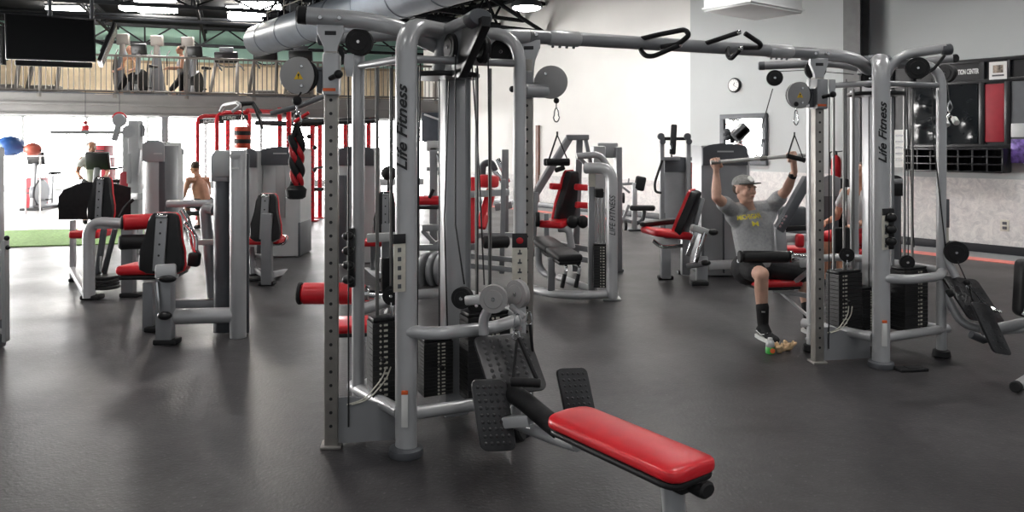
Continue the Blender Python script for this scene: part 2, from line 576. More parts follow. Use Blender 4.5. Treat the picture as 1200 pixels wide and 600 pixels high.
# turf strip, and the floor beyond it painted pale for daylight glare
g0 = V((-7.99, 12.25, 0)); gt = V((0.97, 0.24, 0)).normalized(); gn = V((-0.24, 0.97, 0)).normalized()
GR = Matrix((gt, gn, UP)).transposed()
struct(MB().box(g0 + gt * -2.0 + gn * 1.3 + UP * 0.008, (8.4, 2.6, 0.016), GR).build('turf_strip', 'turf'), 'strip of green artificial turf on the floor at the left, before the bright windows', 'turf')
struct(MB().box(g0 + gt * -4.2 + gn * 9.7 + UP * 0.004, (9.6, 14.0, 0.008), GR).build('floor', mat('daylight_pale_floor', (0.76, 0.76, 0.75), 0.35, 0, 0.05, 2)))
# joists under the ceiling: two long girders with zig-zag webs, plus cross joists
for d, zb, zt in ((6.5, 5.05, 5.75), (1.0, 5.45, 5.95), (-5.0, 5.45, 5.95)):
    m = MB()
    mbox(m, -9, 10, d - 0.06, d + 0.06, zb, zb + 0.1)
    mbox(m, -9, 10, d - 0.06, d + 0.06, zt - 0.1, zt)
    for k in range(11):
        t = -8.6 + k * 1.75
        m.bar(MZ(t, d, zb + .05), MZ(t + 0.87, d, zt - .05), 0.05, 0.05, 0.0)
        m.bar(MZ(t + 0.87, d, zt - .05), MZ(t + 1.75, d, zb + .05), 0.05, 0.05, 0.0)
        m.bar(MZ(t, d, zb), MZ(t, d, zt), 0.04, 0.04, 0.0)
    struct(m.build('roof_truss', 'truss'))
for t in (-7, -4, -1, 2, 5, 8):
    m = MB()
    mbox(m, t - 0.05, t + 0.05, -6, 9, 5.86, 5.98)
    mbox(m, t - 0.04, t + 0.04, -6, 9, 5.50, 5.56)
    for k in range(15):
        m.bar(MZ(t, -6 + k, 5.53), MZ(t, -5.5 + k, 5.9), 0.03, 0.03, 0)
        m.bar(MZ(t, -5.5 + k, 5.9), MZ(t, -5 + k, 5.53), 0.03, 0.03, 0)
    struct(m.build('roof_joist', 'truss'))
for k, (d, z) in enumerate(((2.6, 5.3), (4.2, 5.65), (-1.5, 5.4))):
    m = MB(); m.tube([MZ(-9, d, z), MZ(10, d, z + 0.05)], 0.05, 8)
    struct(m.build('sprinkler_pipe', 'truss'))
# dark joist that meets the white wall above the crossbar
m = MB()
a, b = W(S(640), 4.55, 0.05), W(S(640), 4.55, 3.6)
m.bar(a, b, 0.1, 0.12); m.bar(a + UP * 0.0, b + V((0, 0, 0.95)) - WN * 1.2, 0.08, 0.08)
m.bar(a + UP * 0.75, b + UP * 0.75, 0.08, 0.1)
struct(m.build('roof_joist', 'truss'))
for ds in (.9, 2.0, 3.2, 4.4, 5.6):
    m = MB(); s_ = S(640) - ds
    for zz in (4.95 + .03 * ds, 5.75):
        m.bar(W(s_, zz, .03), W(s_, zz, 5.5), .10, .09, 0)
    for k in range(6):
        m.bar(W(s_, 4.98, .1 + .9 * k), W(s_, 5.72, .55 + .9 * k), .05, .05, 0)
        m.bar(W(s_, 5.72, .55 + .9 * k), W(s_, 4.98, 1.0 + .9 * k), .05, .05, 0)
    struct(m.build('roof_joist', 'truss'))
for dd in (.5, 1.3, 2.2, 3.2):
    m = MB(); m.bar(W(S(640) - 6.4, 5.5, dd), W(S(640) + .3, 5.5, dd), .14, .16, 0); struct(m.build('roof_joist', 'truss'))
# steel column by the right wall
c0 = P(998.5, 300, 13.0); c0.z = 0
m = MB()
m.box(c0 + UP * CEIL / 2, (0.3, 0.03, CEIL), WR); m.box(c0 + WN * -0.14 + UP * CEIL / 2, (0.03, 0.28, CEIL), WR)
m.box(c0 + WN * -0.28 + UP * CEIL / 2, (0.3, 0.03, CEIL), WR); m.box(c0 + WN * .05 + UP * 0.01, (0.45, 0.45, 0.02), WR)
struct(m.build('steel_column', mat('dark_steel_column', (0.11, 0.11, 0.11), 0.5, 0.1)))

# ------------------------------------------------------------------ lamps
lamp0 = thing('ceiling_lamp', 'large bright lamp under the roof just right of the black television', 'lamp', (0, 0, 0), 'high bay ceiling lamps')
m = MB(); m.box((0, 0, 0.13), (1.2, 0.46, 0.1), None, 0.02); m.build('housing', 'dgrey', lamp0)
m = MB(); m.box((0, 0, 0), (1.14, 0.40, 0.16), None, 0.03); m.build('diffuser', 'lamp', lamp0)
m = MB()
for x in (-0.45, 0.45):
    m.tube([(x, 0, 0.17), (x * 0.6, 0, 0.75)], 0.008, 6)
m.build('hanger', 'truss', lamp0)
lamp0.location = P(165, 9, 23.2)
c = P(617, 8.5, 17.2)
t = thing('ceiling_lamp', 'bright round ceiling lamp above the white wall, top centre of the photo', 'lamp', c)
MB().lathe([(.0, -.07), (.20, -.065), (.30, -.03), (.32, .0), (.32, .03)], c, UP, 28).build('diffuser', 'lamp', t)
MB().lathe([(.345, -.01), (.36, .0), (.34, .08), (.16, .22), (.06, .26), (.0, .27)], c, UP, 28).build('hood', 'dgrey', t)
MB().tube([c + UP * .26, V((c.x, c.y, CEIL))], .012, 6).build('hanger', 'truss', t)
for (px, py, Y, lb) in (
                        (78, 7, 25.0, 'small bright lamp above the top edge of the black television'),
                        (290, 20, 24.7, 'long bright lamp over the treadmills left of the round duct'),
                        (306, 7, 22.9, 'short bright lamp above the far end of the round duct'),
                        (180, -2, 21.8, 'bright lamp cut by the top edge above the elliptical machines')):
    dup(lamp0, P(px, py, Y), lb)
lamp1 = thing('ceiling_lamp', 'hooded ceiling lamp of the main hall above the frame', 'lamp', (0, 0, 0), 'hall ceiling lamps above the frame')
m = MB(); m.box((0, 0, 0.02), (1.14, 0.40, 0.03), None, 0.005); m.build('diffuser', 'lamp', lamp1)
m = MB(); m.box((0, 0, 0.08), (1.24, 0.50, 0.08), None, 0.02)
for sx_, sy_, wx, wy in ((0, .24, 1.24, .02), (0, -.24, 1.24, .02), (.61, 0, .02, .5), (-.61, 0, .02, .5)):
    m.box((sx_, sy_, -0.05), (wx, wy, 0.22))
m.build('hood', 'dgrey', lamp1)
lamp1.location = (1.5, 0.5, 5.65)
for X in (-9, -3.6, 1.5):
    for Y in (0.5, 5.5, 10.2, 15.5):
        if X == 1.5 and Y == 0.5:
            continue
        dup(lamp1, (X, Y, 5.65 if X < -4 or Y < 9 else 5.2) if not (X > 0 and 9 < Y < 11) else (2.6, 11.0, 4.75), 'hooded ceiling lamp of the main hall above the frame', 'hall ceiling lamps above the frame')
for X, Y in ((5.5, 2), (5.6, 6.5), (4.6, 10.2), (2.4, 13.2), (1.6, 14.9)):  # the last of these is added to brighten the white wall
    dup(lamp1, (X, Y, 4.75), 'hooded ceiling lamp of the main hall above the frame', 'hall ceiling lamps above the frame')

for X, lb_ in ((-13.9, 'lamp added to brighten the mezzanine, at the top edge above the large television'), (-11.1, 'lamp added to brighten the mezzanine, at the top edge above the elliptical trainers'), (-8.3, 'lamp added to brighten the mezzanine, at the top edge left of the duct mouth')):
    o = dup(lamp0, (X, 24.0, 5.86), lb_, 'high bay ceiling lamps')  # extra lamps beside the real ones, added to brighten the mezzanine
    for ch in o.children:
        if ch.name.startswith('diffuser'):
            ch.data = ch.data.copy(); ch.data.materials[0] = M['lampm']

# ------------------------------------------------------------------ duct
du = V((0.605, -0.796, 0.0))
d0, ln = P(303, 48, 22.0), 14.5
t = thing('air_duct', 'large round galvanised air duct sloping across the top left under the roof', 'duct', d0)
m = MB(); m.tube([d0, d0 + du * 0.02, d0 + du * ln], [0.40, 0.44, 0.44], 32); m.build('duct_pipe', 'duct', t)
for k in range(9):
    c = d0 + du * (0.9 + k * 1.5)
    m = MB()
    m.tube([c, c + du * 0.03], 0.452, 32)
    m.build('joint_band', 'duct', t)
    m = MB(); m.tube([c + V((0, 0, 0.4)), c + V((0, 0, 1.38))], 0.012, 6); m.build('hanger_rod', 'duct', t)
m = MB(); s_ = V((0.796, 0.605, 0)).normalized()
m.tube([d0 - s_ * 0.2 + UP * 0.62 + du * 1.2, d0 - s_ * 0.2 + UP * 0.62 + du * ln], 0.015, 6)
for k in range(11):
    p = d0 - s_ * 0.2 + UP * 0.3 + du * (1.3 + k * 1.2)
    m.tube([p, p + UP * 0.9], 0.012, 6)
m.build('conduit', 'rail', t)
# box duct high on the right
cn = V((3.42, 11.0, 3.65))
m = MB()
c = cn - WU * 0.42 - WN * 0.65 + UP * 0.6
m.box(c, (0.84, 1.3, 1.2), WR, 0.01)
t = thing('ventilation_box', 'pale box shaped air duct hanging high before the grey wall', 'duct', (c.x, c.y, 3.65))
m.build('duct_casing', 'light', t)
m = MB(); m.box(c - UP * 0.55, (0.88, 1.34, 0.03), WR); m.build('flange', 'light', t)

# ------------------------------------------------------------------ televisions
def tv(tl, tr, bl, depth_dir, lb, bar=True):
    tl, tr, bl = V(tl), V(tr), V(bl)
    ux = (tr - tl); wdt = ux.length; ux.normalize()
    uz = (tl - bl); h = uz.length; uz = (uz - ux * uz.dot(ux)).normalized()
    uy = uz.cross(ux)            # away from the viewer of the screen
    c = (tr + bl) / 2
    R = Matrix((ux, uy, uz)).transposed()
    t = thing('television', lb, 'television', c)
    MB().box(c + uy * 0.03, (wdt, 0.06, h), R, 0.008).build('casing', 'blackp', t)
    MB().box(c - uy * 0.002, (wdt - 0.04, 0.006, h - 0.05), R).build('screen', 'screen', t)
    if bar:
        MB().box(c - uz * (h / 2 + 0.05) + uy * 0.02 + ux * 0.03, (wdt * 0.86, 0.09, 0.085), R, 0.02).build('sound_bar', 'black', t)
    m = MB(); e = c + uy * 0.28
    m.tube([c + uy * 0.06, e], 0.03, 8); m.tube([e - UP * 0.1, V((e.x, e.y, CEIL))], 0.03, 10)
    m.box(c + uy * 0.08, (0.4, 0.03, 0.3), R); m.build('ceiling_mount', 'dgrey', t)
    return t


tv(P(6, 15, 11.4), P(112, 22, 12.1), P(6, 69, 11.4), None, 'large black flat television hanging at the top left')
tv(P(137, 27, 12.4), P(137, 27, 12.4) + V((-.452, .892, 0)) * 1.15, P(118.5, 72, 12.4), None, 'second black television seen edge on, tilted beside the large one', False)
tv(P(-60, 28, 12.4), P(4, 30, 11.9), P(-60, 72, 12.4), None, 'black television cut by the left edge of the photo', False)

# ------------------------------------------------------------------ things on the right wall
sc = S(862.5); zc = WZ(862.5, 100)
t = thing('wall_clock', 'round white wall clock with a dark rim on the grey wall', 'clock', W(sc, zc, 0.03))
MB().disc(W(sc, zc, 0.055), WN, 0.145, 0.05, 32, 0.012).build('rim', 'blackp', t)
MB().disc(W(sc, zc, 0.082), WN, 0.118, 0.006, 32, 0).build('clock_face', 'white', t)
m = MB()
for a, l, th in ((0.6, 0.06, 0.012), (2.1, 0.09, 0.008)):
    p = W(sc, zc, 0.09)
    m.bar(p, p + (WU * math.sin(a) + UP * math.cos(a)) * l, th, 0.004, 0)
m.build('hand', 'ink', t)
m = MB()
for k in range(12):
    a = k * PI / 6; q = WU * math.sin(a) + UP * math.cos(a); p = W(sc, zc, 0.0865)
    m.bar(p + q * 0.09, p + q * 0.108, 0.008, 0.003, 0)
m.build('hour_mark', 'ink', t)

s0, s1 = S(846.5), S(901); z1, z0 = WZ(846.5, 134.5), WZ(901, 194)
t = thing('wall_mirror', 'dark framed mirror on the grey wall behind the exercising man', 'mirror', W((s0 + s1) / 2, z0, 0.03))
m = MB(); q = 0.10
wbox(m, s0, s1, z0, z0 + q, 0.03, 0.09, 0.008); wbox(m, s0, s1, z1 - q, z1, 0.03, 0.09, 0.008)
wbox(m, s0, s0 + q, z0 + q, z1 - q, 0.03, 0.09, 0.008); wbox(m, s1 - q, s1, z0 + q, z1 - q, 0.03, 0.09, 0.008)
m.build('mirror_frame', 'dgrey', t)
m = MB(); wbox(m, s0 + q, s1 - q, z0 + q, z1 - q, 0.03, 0.05); m.build('mirror_glass', 'mirror', t)

# outlet
so = S(1179.5); zo = WZ(1179.5, 264)
t = thing('wall_outlet', 'small white double socket low on the concrete wainscot', 'outlet', W(so, zo, 0.06))
m = MB(); wbox(m, so - 0.06, so + 0.06, zo - 0.085, zo + 0.085, 0.06, 0.07, 0.004); m.build('cover_plate', 'cream', t)
for dz in (-0.035, 0.035):
    m = MB(); wbox(m, so - 0.03, so + 0.03, zo + dz - 0.022, zo + dz + 0.022, 0.07, 0.076, 0.004); m.build('socket', 'dgrey', t)

# display board: header, wrapped panel, red felt panel, dark leaflet panel, cubby shelf
sA, sB = S(1046), S(1260)
yt = WZ(1120, 74); yh = WZ(1120, 97.5); yb = WZ(1120, 171); yc = WZ(1120, 200)
t = thing('notice_board', 'long black notice board with glossy panels on the grey wall at the right edge', 'board', W(S(1130), yc, 0.03))
m = MB(); wbox(m, sA, sB, yb - 0.02, yt, 0.03, 0.07); m.build('backing', 'cabblack', t)
m = MB()
for z_ in (yt, yh, yb):
    wbox(m, sA, sB, z_ - 0.03, z_ + 0.03, 0.06, 0.12, 0.006)
for px in (1047, 1071, 1154, 1184, 1260):
    s_ = S(px); wbox(m, s_ - 0.04, s_ + 0.04, yb, yt, 0.06, 0.118, 0.006)
m.build('board_frame', 'cabblack', t)
m = MB(); wbox(m, S(1073), S(1149), yb + 0.03, yh - 0.03, 0.07, 0.085)
m2 = MB(); n_ = 40
WB = [(random.uniform(2, 38), random.uniform(2, 38), random.uniform(1.2, 3), random.uniform(1.2, 4), random.uniform(.006, .016)) for _ in range(16)]
for i in range(n_):                      # crumpled plastic wrap over the dark panel
    for j in range(n_):
        s_ = S(1073) + (S(1149) - S(1073)) * i / (n_ - 1); z_ = yb + 0.03 + (yh - yb - 0.06) * j / (n_ - 1)
        m2.v.append(W(s_, z_, 0.1 + sum(a_ * math.exp(-((i - x_) ** 2 / (2 * sx_ * sx_) + (j - y_) ** 2 / (2 * sy_ * sy_))) for x_, y_, sx_, sy_, a_ in WB)))
m2.f = [(i * n_ + j, i * n_ + j + 1, (i + 1) * n_ + j + 1, (i + 1) * n_ + j) for i in range(n_ - 1) for j in range(n_ - 1)]
m2.mi = [0] * len(m2.f)
m.build('dark_panel', 'cabblack', t)
m2.build('plastic_wrap', 'wrap', t, sharp=80)
m = MB(); wbox(m, S(1156), S(1180), yb + 0.06, yh - 0.05, 0.07, 0.10, 0.01); m.build('felt_panel', 'wine', t, 'wine red panel')
m = MB(); wbox(m, S(1187), sB - 0.1, yb + 0.03, yh - 0.03, 0.07, 0.09); m.build('leaflet_panel', 'dgrey', t)
text('TION CENTER', 'lettering', W(S(1137), (yt + yh) / 2 - 0.0, 0.074), WU, UP, 0.105, 'wink', t, 0, 0.002, fit=S(1148.5) - S(1124), center=True, bold=.003)
t2 = thing('poster', 'small white poster pinned to the black notice board', 'poster', W(S(1173), WZ(1173, 93), 0.07))
m = MB(); wbox(m, S(1163.5), S(1184), WZ(1173, 93.5), WZ(1173, 73), 0.121, 0.135); m.build('sheet', 'white', t2)
m = MB(); wbox(m, S(1168), S(1180), WZ(1173, 86), WZ(1173, 77), 0.135, 0.138); m.build('picture', mat('poster_picture', (0.25, 0.2, 0.16), 0.6, 0, 0.9, 22), t2)
m = MB(); wbox(m, S(1167), S(1181), WZ(1173, 90), WZ(1173, 88), 0.135, 0.138); m.build('caption_strip', 'dgrey', t2)
for k, (zz, col) in enumerate(((0.0, 'purple'), (0.12, 'light'))):
    t3 = thing('magazine', ['colourful magazine low in the rack at the right edge', 'pale magazine above the colourful one at the right edge'][k], 'magazine', W(S(1196), yb + 0.02 + zz, 0.1))
    m = MB(); wbox(m, S(1189), S(1189) + 0.24, yb + (-.25, .13)[k], yb + (.10, .33)[k], 0.125, 0.14, 0.003); m.build('cover', col, t3)
# cubby shelf
t = thing('cubby_shelf', 'low black shelf of open cubbies beneath the notice board', 'shelf', W(S(1130), yc, 0.03))
s0, s1 = S(1072), S(1186)
m = MB(); wbox(m, s0, s1, yc, yb - 0.035, 0.03, 0.05); m.build('back_panel', 'cabblack', t)
for k in range(4):
    z_ = yc + (yb - 0.05 - yc) * k / 3
    m = MB(); wbox(m, s0, s1, z_ - 0.012, z_ + 0.012, 0.05, 0.36, 0.003); m.build('shelf_board', 'cabblack', t)
for k in range(8):
    s_ = s0 + (s1 - s0) * k / 7
    m = MB(); wbox(m, s_ - 0.012, s_ + 0.012, yc, yb - 0.05, 0.05, 0.35, 0.003); m.build('divider', 'cabblack', t)
# ------------------------------------------------------------------ cable towers (two of the same make)
AB = V((0.906, 0.423, 0)); AN = V((0.423, -0.906, 0))      # along the front of the tower, and out of it
TR = Matrix((AB, -AN, UP)).transposed()


def pulley(parent, c, axis, r, th=0.035, m='black', name='pulley'):
    mb = MB()
    c, a = V(c), V(axis).normalized()
    mb.tube([c - a * th / 2, c - a * th * 0.3, c, c + a * th * 0.3, c + a * th / 2], [r * 0.99, r, r * 0.95, r, r * 0.99], 28)
    o = mb.build(name, m, parent)
    mb = MB(); mb.disc(c, a, r * 0.68, th + 0.008, 24, 0.003); mb.build('hub_cover', m if m != 'plate' else 'plate', o)
    mb = MB(); mb.disc(c, a, 0.011, th + 0.022, 8, 0.002); mb.build('axle_bolt', 'chrome', o)
    return o


def weight_stack(t, c, w, d, z0, z1, R, pin=True, mo=0.0):
    n = 15
    h = (z1 - z0) / n
    mb = MB()
    for k in range(n):
        mb.box(V((c[0], c[1], z0 + h * (k + 0.5))), (w, d, h * 0.985), R, 0.002, 1)
    o = mb.build('weight_stack', 'stack', t)
    X = R.col[0]; Yv = R.col[1]
    mb = MB()
    for k in range(n):
        p = V((c[0], c[1], z0 + h * (k + 0.5))) - Yv * (d / 2 + 0.001) + X * w * mo
        mb.disc(p, Yv, 0.007, 0.004, 8, 0); mb.box(p + X * 0.03, (0.022, 0.003, h * 0.4), R)
    mb.build('plate_marking', 'cream', o)
    if pin:
        p = V((c[0], c[1], z0 + h * 8.5)) - Yv * (d / 2) + X * w * mo
        mb = MB(); mb.cyl(p, p - Yv * 0.05, 0.006, 8); mb.ball(p - Yv * 0.06, 0.016); mb.build('selector_pin', 'blackp', o)
    MB().box(V((c[0], c[1], z1 + 0.012)), (w * 0.96, d * 0.9, 0.022), R, 0.005).build('top_plate', 'blackp', o)
    return o


def perforated_column(t, x, y, top, R, m='steel'):
    mb = MB(); mb.box((x, y, top / 2), (0.072, 0.072, top), R, 0.008)
    o = mb.build('adjustment_column', m, t)
    mb = MB()
    for k in range(26):
        z = 0.12 + k * 0.073
        mb.disc(V((x, y, z)) - R.col[1] * 0.0365, R.col[1], 0.009, 0.003, 10, 0)
    mb.build('peg_hole', 'ink', o)
    MB().box((x, y, 0.008), (0.11, 0.11, 0.016), R, 0.004).build('base_plate', 'steel', o)
    return o


def bracket(t, c, R):
    X = R.col[0]
    poly = [(-.07, .07), (.07, .07), (.07, .02), (.034, -.05), (.03, -.15), (-.03, -.15), (-.034, -.05), (-.07, .02)]
    o = MB().prism(poly, c, X, UP, 0.03, 0.004).build('top_bracket', 'silver', t)
    n = R.col[1]
    mb = MB(); mb.box(V(c) - n * 0.016 + UP * 0.022, (0.06, 0.004, 0.022), R, 0.008, 3); mb.build('slot', 'ink', o)
    mb = MB()
    for s in (-.05, .05):
        mb = MB(); mb.disc(V(c) + X * s - n * 0.03 + UP * 0.10, n, 0.012, 0.05, 10, 0.002); mb.build('bolt', 'chrome', o)


def cable_tower(A, label, right):
    A = V(A)
    t = thing('cable_tower', label, 'exercise machine', A, 'cable towers joined by the crossbar')

    def L(x, y, z=0.0):
        return A + V((x, y, z))
    hub = V((0.19, 0.50, 2.22))
    # main front leg, an oval arch up to the hub
    sd = V((0.92, -0.39, 0))
    leg = MB().tube(fillet([L(0, 0, 0.03), L(0, 0, 2.265), L(0.17, 0.40, 2.285)], 0.16, 8), (0.061, 0.046), 20, sd).build('front_leg', 'silver', t)
    MB().lathe([(0.086, 0), (0.092, 0.012), (0.088, 0.04), (0.075, 0.048)], L(0, 0, 0), UP, 24).build('rubber_foot', 'dgrey', leg)
    lx = -0.012
    n_ = V((-0.12, -1, 0)).normalized()
    text('Life Fitness', 'lettering', L(lx, -0.055, 1.715), UP, V((-1, 0.12, 0)), 0.078, 'ink', leg, 0.40, 0.001, fit=0.45, bold=0.0016)
    px_ = -0.025 if not right else 0.0
    mb = MB().box(L(px_, -0.066, 1.02), (0.065, 0.008, 0.30), TR, 0.003)
    mb.cur = 1; mb.box(L(px_, -0.070, 1.145), (0.067, 0.008, 0.05), TR, 0.002); mb.cur = 2
    for k in range(5):
        mb.box(L(px_, -0.0705, 0.90 + k * 0.047), (0.018, 0.006, 0.022), TR)
    mb.build('instruction_placard', ['cream', 'ink', 'dgrey'], leg)
    MB().box(L(0, -0.053, 0.25), (0.034, 0.012, 0.17), None, 0.002).build('warning_label', 'white', leg)
    MB().box(L(0, -0.054, 0.345), (0.034, 0.012, 0.02), None, 0.002).build('warning_stripe', 'orange', leg)
    # other legs
    sl = MB().tube(fillet([L(.60, .28, .03), L(.60, .28, 2.26), L(.27, .49, 2.28)], 0.22, 8), 0.036, 14).build('side_leg', 'silver', t)
    MB().lathe([(0.06, 0), (0.066, 0.01), (0.06, 0.05), (0.045, 0.056)], L(.60, .28), UP, 20).build('rubber_foot', 'black', sl)
    rl = MB().tube([L(-.34, .44, .03), L(-.34, .44, 2.15)], 0.037, 14).build('rear_leg', 'silver', t)
    MB().lathe([(0.06, 0), (0.066, 0.01), (0.06, 0.05), (0.045, 0.056)], L(-.34, .44), UP, 20).build('rubber_foot', 'black', rl)
    bl = MB().tube([L(.25, 1.0, .03), L(.25, 1.0, 2.1)], 0.036, 12).build('rear_leg', 'silver', t)
    MB().lathe([(0.06, 0), (0.066, 0.01), (0.06, 0.05), (0.045, 0.056)], L(.25, 1.0), UP, 20).build('rubber_foot', 'black', bl)
    # mast, hub and top plate
    ms = MB().box(L(.21, .56, 1.09), (0.15, 0.11, 2.14), TR, 0.012).build('mast', 'silver', t)
    MB().lathe([(0.10, 0), (0.13, 0.02), (0.13, 0.13), (0.11, 0.16), (0.0, 0.165)], L(hub.x, hub.y, 2.18), UP, 28).build('hub_cap', 'dgrey', t)
    MB().lathe([(0.2, 0), (0.21, 0.01), (0.21, 0.025), (0.2, 0.03)], L(.16, .42, 2.015), UP, 36).build('top_plate', 'blackp', t)
    # rings and rails
    MB().tube(fillet([L(-.34, .44, 2.09), L(-.02, .05, 2.09), L(.60, .29, 2.09)], 0.06, 4), 0.022, 10).build('upper_ring', 'grey', t)
    MB().tube([L(-.385, .495, .21), L(-.04, .045, .21)], 0.036, 14).build('lower_rail', 'silver', t)
    MB().tube([L(.03, 0.02, .21), L(.66, .305, .21)], 0.034, 14).build('lower_rail', 'silver', t)
    MB().tube(fillet([L(.02, -.02, .655), L(.16, -.075, .655), L(.46, .06, .655), L(.60, .27, .655)], 0.09, 6), 0.034, 14).build('middle_rail', 'silver', t)
    MB().tube(fillet([L(-.34, .46, .66), L(-.1, .97, .66), L(.28, 1.0, .66), L(.6, .30, .66)], 0.2, 6), 0.032, 12).build('middle_rail', 'silver', t)
    MB().tube(fillet([L(-.34, .46, .21), L(-.1, .97, .21), L(.28, 1.0, .21), L(.6, .30, .21)], 0.2, 6), 0.03, 12).build('lower_rail', 'silver', t)
    # foot gusset of the adjustable column
    d1 = V((.42, -.12 + .20, 0)).normalized()
    MB().prism([(0, .01), (.42, .01), (.42, .19), (.30, .19), (.10, .26), (0, .26)], L(-.40, .13, 0), d1, UP, 0.012).build('foot_gusset', 'grey', t)
    mb = MB()
    for k in (0, .025):
        mb.tube(fillet([L(-.34 + k, .13, .22), L(-.25 + k, .15, .24), L(-.16 + k, .19, .34), L(-.14 + k, .22, .40)], 0.08), 0.004, 6)
    mb.build('cable', 'cream', t, 'pale looped cable')
    # guide rods and stacks
    for x, y in ((-.21, .33), (-.13, .33), (-.05, .345), (.355, .36), (.43, .385)):
        MB().tube([L(x, y, .64), L(x, y, 2.07)], 0.0105, 8).build('guide_rod', 'rod', t)
    MB().tube([L(.30, .44, .64), L(.30, .44, 2.07)], 0.016, 8).build('guide_rod', 'grey', t)
    for (x, y, w, d, z0, z1, mo) in ((-.13, .33, .25, .13, .19, .64, -.32), (.40, .38, .26, .14, .19, .66, .08), (.10, .50, .18, .14, .17, .48, 0)):
        c = A + V((x, y, 0))
        weight_stack(t, (c.x, c.y), w, d, z0, z1, TR, True, mo)
    for x, y, z in ((-.12, .30, .78), (.36, .33, .72)):
        p = pulley(t, L(x, y, z), (.2, 1, 0), 0.055, 0.03)
        MB().bar(L(x, y, z - .12), L(x, y, z - .03), 0.02, 0.03).build('pulley_yoke', 'chrome', p)
    MB().box(L(-.12, .41, .88), (.16, .05, .20), TR, .012).build('stack_head', 'black', t)
    # adjustable column with its carriage
    perforated_column(t, A.x - .42, A.y + .12, 2.14, Matrix.Rotation(0.12, 3, 'Z'))
    RT = Matrix.Rotation(0.12, 3, 'Z')
    bracket(t, L(-.42, .10, 2.21), RT)
    cr = MB().box(L(-.415, .105, 2.01), (0.088, 0.12, 0.225), RT, 0.012).build('carriage', 'grey' if right else 'silver', t)
    MB().box(L(-.415, .045, 1.925), (0.066, 0.006, 0.016), RT).build('warning_stripe', 'orange', cr)
    mb = MB(); mb.cyl(L(-.41, .05, 1.985), L(-.36, -.0, 2.0), 0.014, 10); mb.ball(L(-.355, -.005, 2.002), 0.024); mb.build('pull_knob', 'blackp', cr)
    mb = MB(); mb.box(L(-.48, .12, 1.97), (0.04, 0.07, 0.12), RT, 0.01); mb.box(L(-.48, .1, 2.04), (0.09, 0.02, 0.02), RT, 0.004); mb.build('pivot', 'dgrey', cr)
    gp = MB().prism([(0.1 * math.cos(a * PI / 14) * (1 if math.cos(a * PI / 14) < .55 else .8), 0.1 * math.sin(a * PI / 14)) for a in range(28)], L(-.578, .05, 2.0), V((1, .12, 0)), UP, 0.012, 0.003).build('pulley_guard', 'plate', t)
    mb = MB(); mb.disc(L(-.578, .075, 2.0), (-.12, 1, 0), 0.097, 0.03, 28, 0.004); mb.build('pulley_wheel', 'black', gp)
    mb = MB()
    for dz in (-.055, .05):
        mb.disc(L(-.562, .042, 2.0 + dz), (-.12, 1, 0), 0.009, 0.012, 10, 0.002)
    mb.build('bolt', 'chrome', gp)
    mb = MB(); mb.prism([(-.024, -.02), (.024, -.02), (0, .022)], L(-.578, .0425, 2.0), V((1, .12, 0)), UP, 0.003); mb.build('warning_triangle', 'yellow', gp)
    mb = MB(); mb.prism([(-.003, -.006), (.003, -.006), (.005, .009), (-.005, .009)], L(-.578, .041, 2.0), V((1, .12, 0)), UP, 0.003); mb.disc(L(-.578, .041, 1.988), (-.12, 1, 0), 0.003, 0.003, 8, 0); mb.build('warning_mark', 'ink', gp)
    MB().prism([(-.024, .05), (.024, .05), (.028, .0), (.016, -.07), (-.016, -.07), (-.028, 0)], L(-.32, .10, 2.07), V((1, .1, 0)), UP, 0.02, 0.003).build('idler_guard', 'silver', t)
    # top pulleys
    pulley(t, L(-.325, .40, 2.225), (.1, 1, 0), 0.08, 0.04)
    if right:
        # stub beside the sleeve of the crossbar
        MB().tube(fillet([L(-.55, .125, 2.315), L(-.12, .16, 2.30), L(.14, .45, 2.20)], 0.2, 6), 0.047, 16).build('top_arm', 'silver', t)
    else:
        ta = MB().tube(fillet([L(-.545, .085, 2.325), L(-.12, .16, 2.30), L(.14, .45, 2.20)], 0.2, 6), 0.048, 16).build('top_arm', 'silver', t)
        MB().cyl(L(-.60, .075, 2.33), L(-.535, .087, 2.325), 0.05, 20, 0.012).build('end_cap', 'black', ta)
    # lat arm with its pulley
    la = MB().tube(fillet([L(-.62, .76, 2.29), L(-.1, .62, 2.30), L(.14, .52, 2.24)], 0.1), 0.034, 12).build('lat_arm', 'grey', t)
    MB().cyl(L(-.655, .77, 2.29), L(-.60, .755, 2.29), 0.036, 16, 0.008).build('end_cap', 'dgrey', la)
    pulley(t, L(-.535, .72, 2.185), (.25, 1, 0), 0.066, 0.045)
    MB().tube([L(-.50, .72, 2.24), L(-.30, .66, 2.245), L(.05, .56, 2.2)], 0.0035, 6).build('cable', 'ink', t)
    # cables inside the tower
    for pts in ([(-.12, .30, .82), (-.12, .31, 2.14)], [(.13, .47, .5), (.13, .47, 2.05)], [(.18, .46, .5), (.16, .46, 1.2), (.19, .46, 2.05)],
                [(.36, .31, .76), (.36, .32, 2.1)], [(.40, .3, .84), (.37, .3, 1.5), (.33, .3, 2.1)], [(-.33, .13, .1), (-.33, .12, 2.06)], [(.05, .06, .6), (.06, .12, 2.1)]):
        MB().tube([L(*p) for p in pts], 0.0045, 6).build('cable', 'ink', t)
    MB().tube([L(.04, .09, .4), L(.045, .10, 2.05)], 0.010, 8).build('guide_rod', 'dgrey', t)
    return t, L


TL, LL = cable_tower((-0.557, 4.04, 0), 'silver cable tower in the foreground left of centre, with a red rowing seat', False)
TRt, LRt = cable_tower((2.71, 5.64, 0), 'silver cable tower farther back at the right, beside the man in the cap', True)

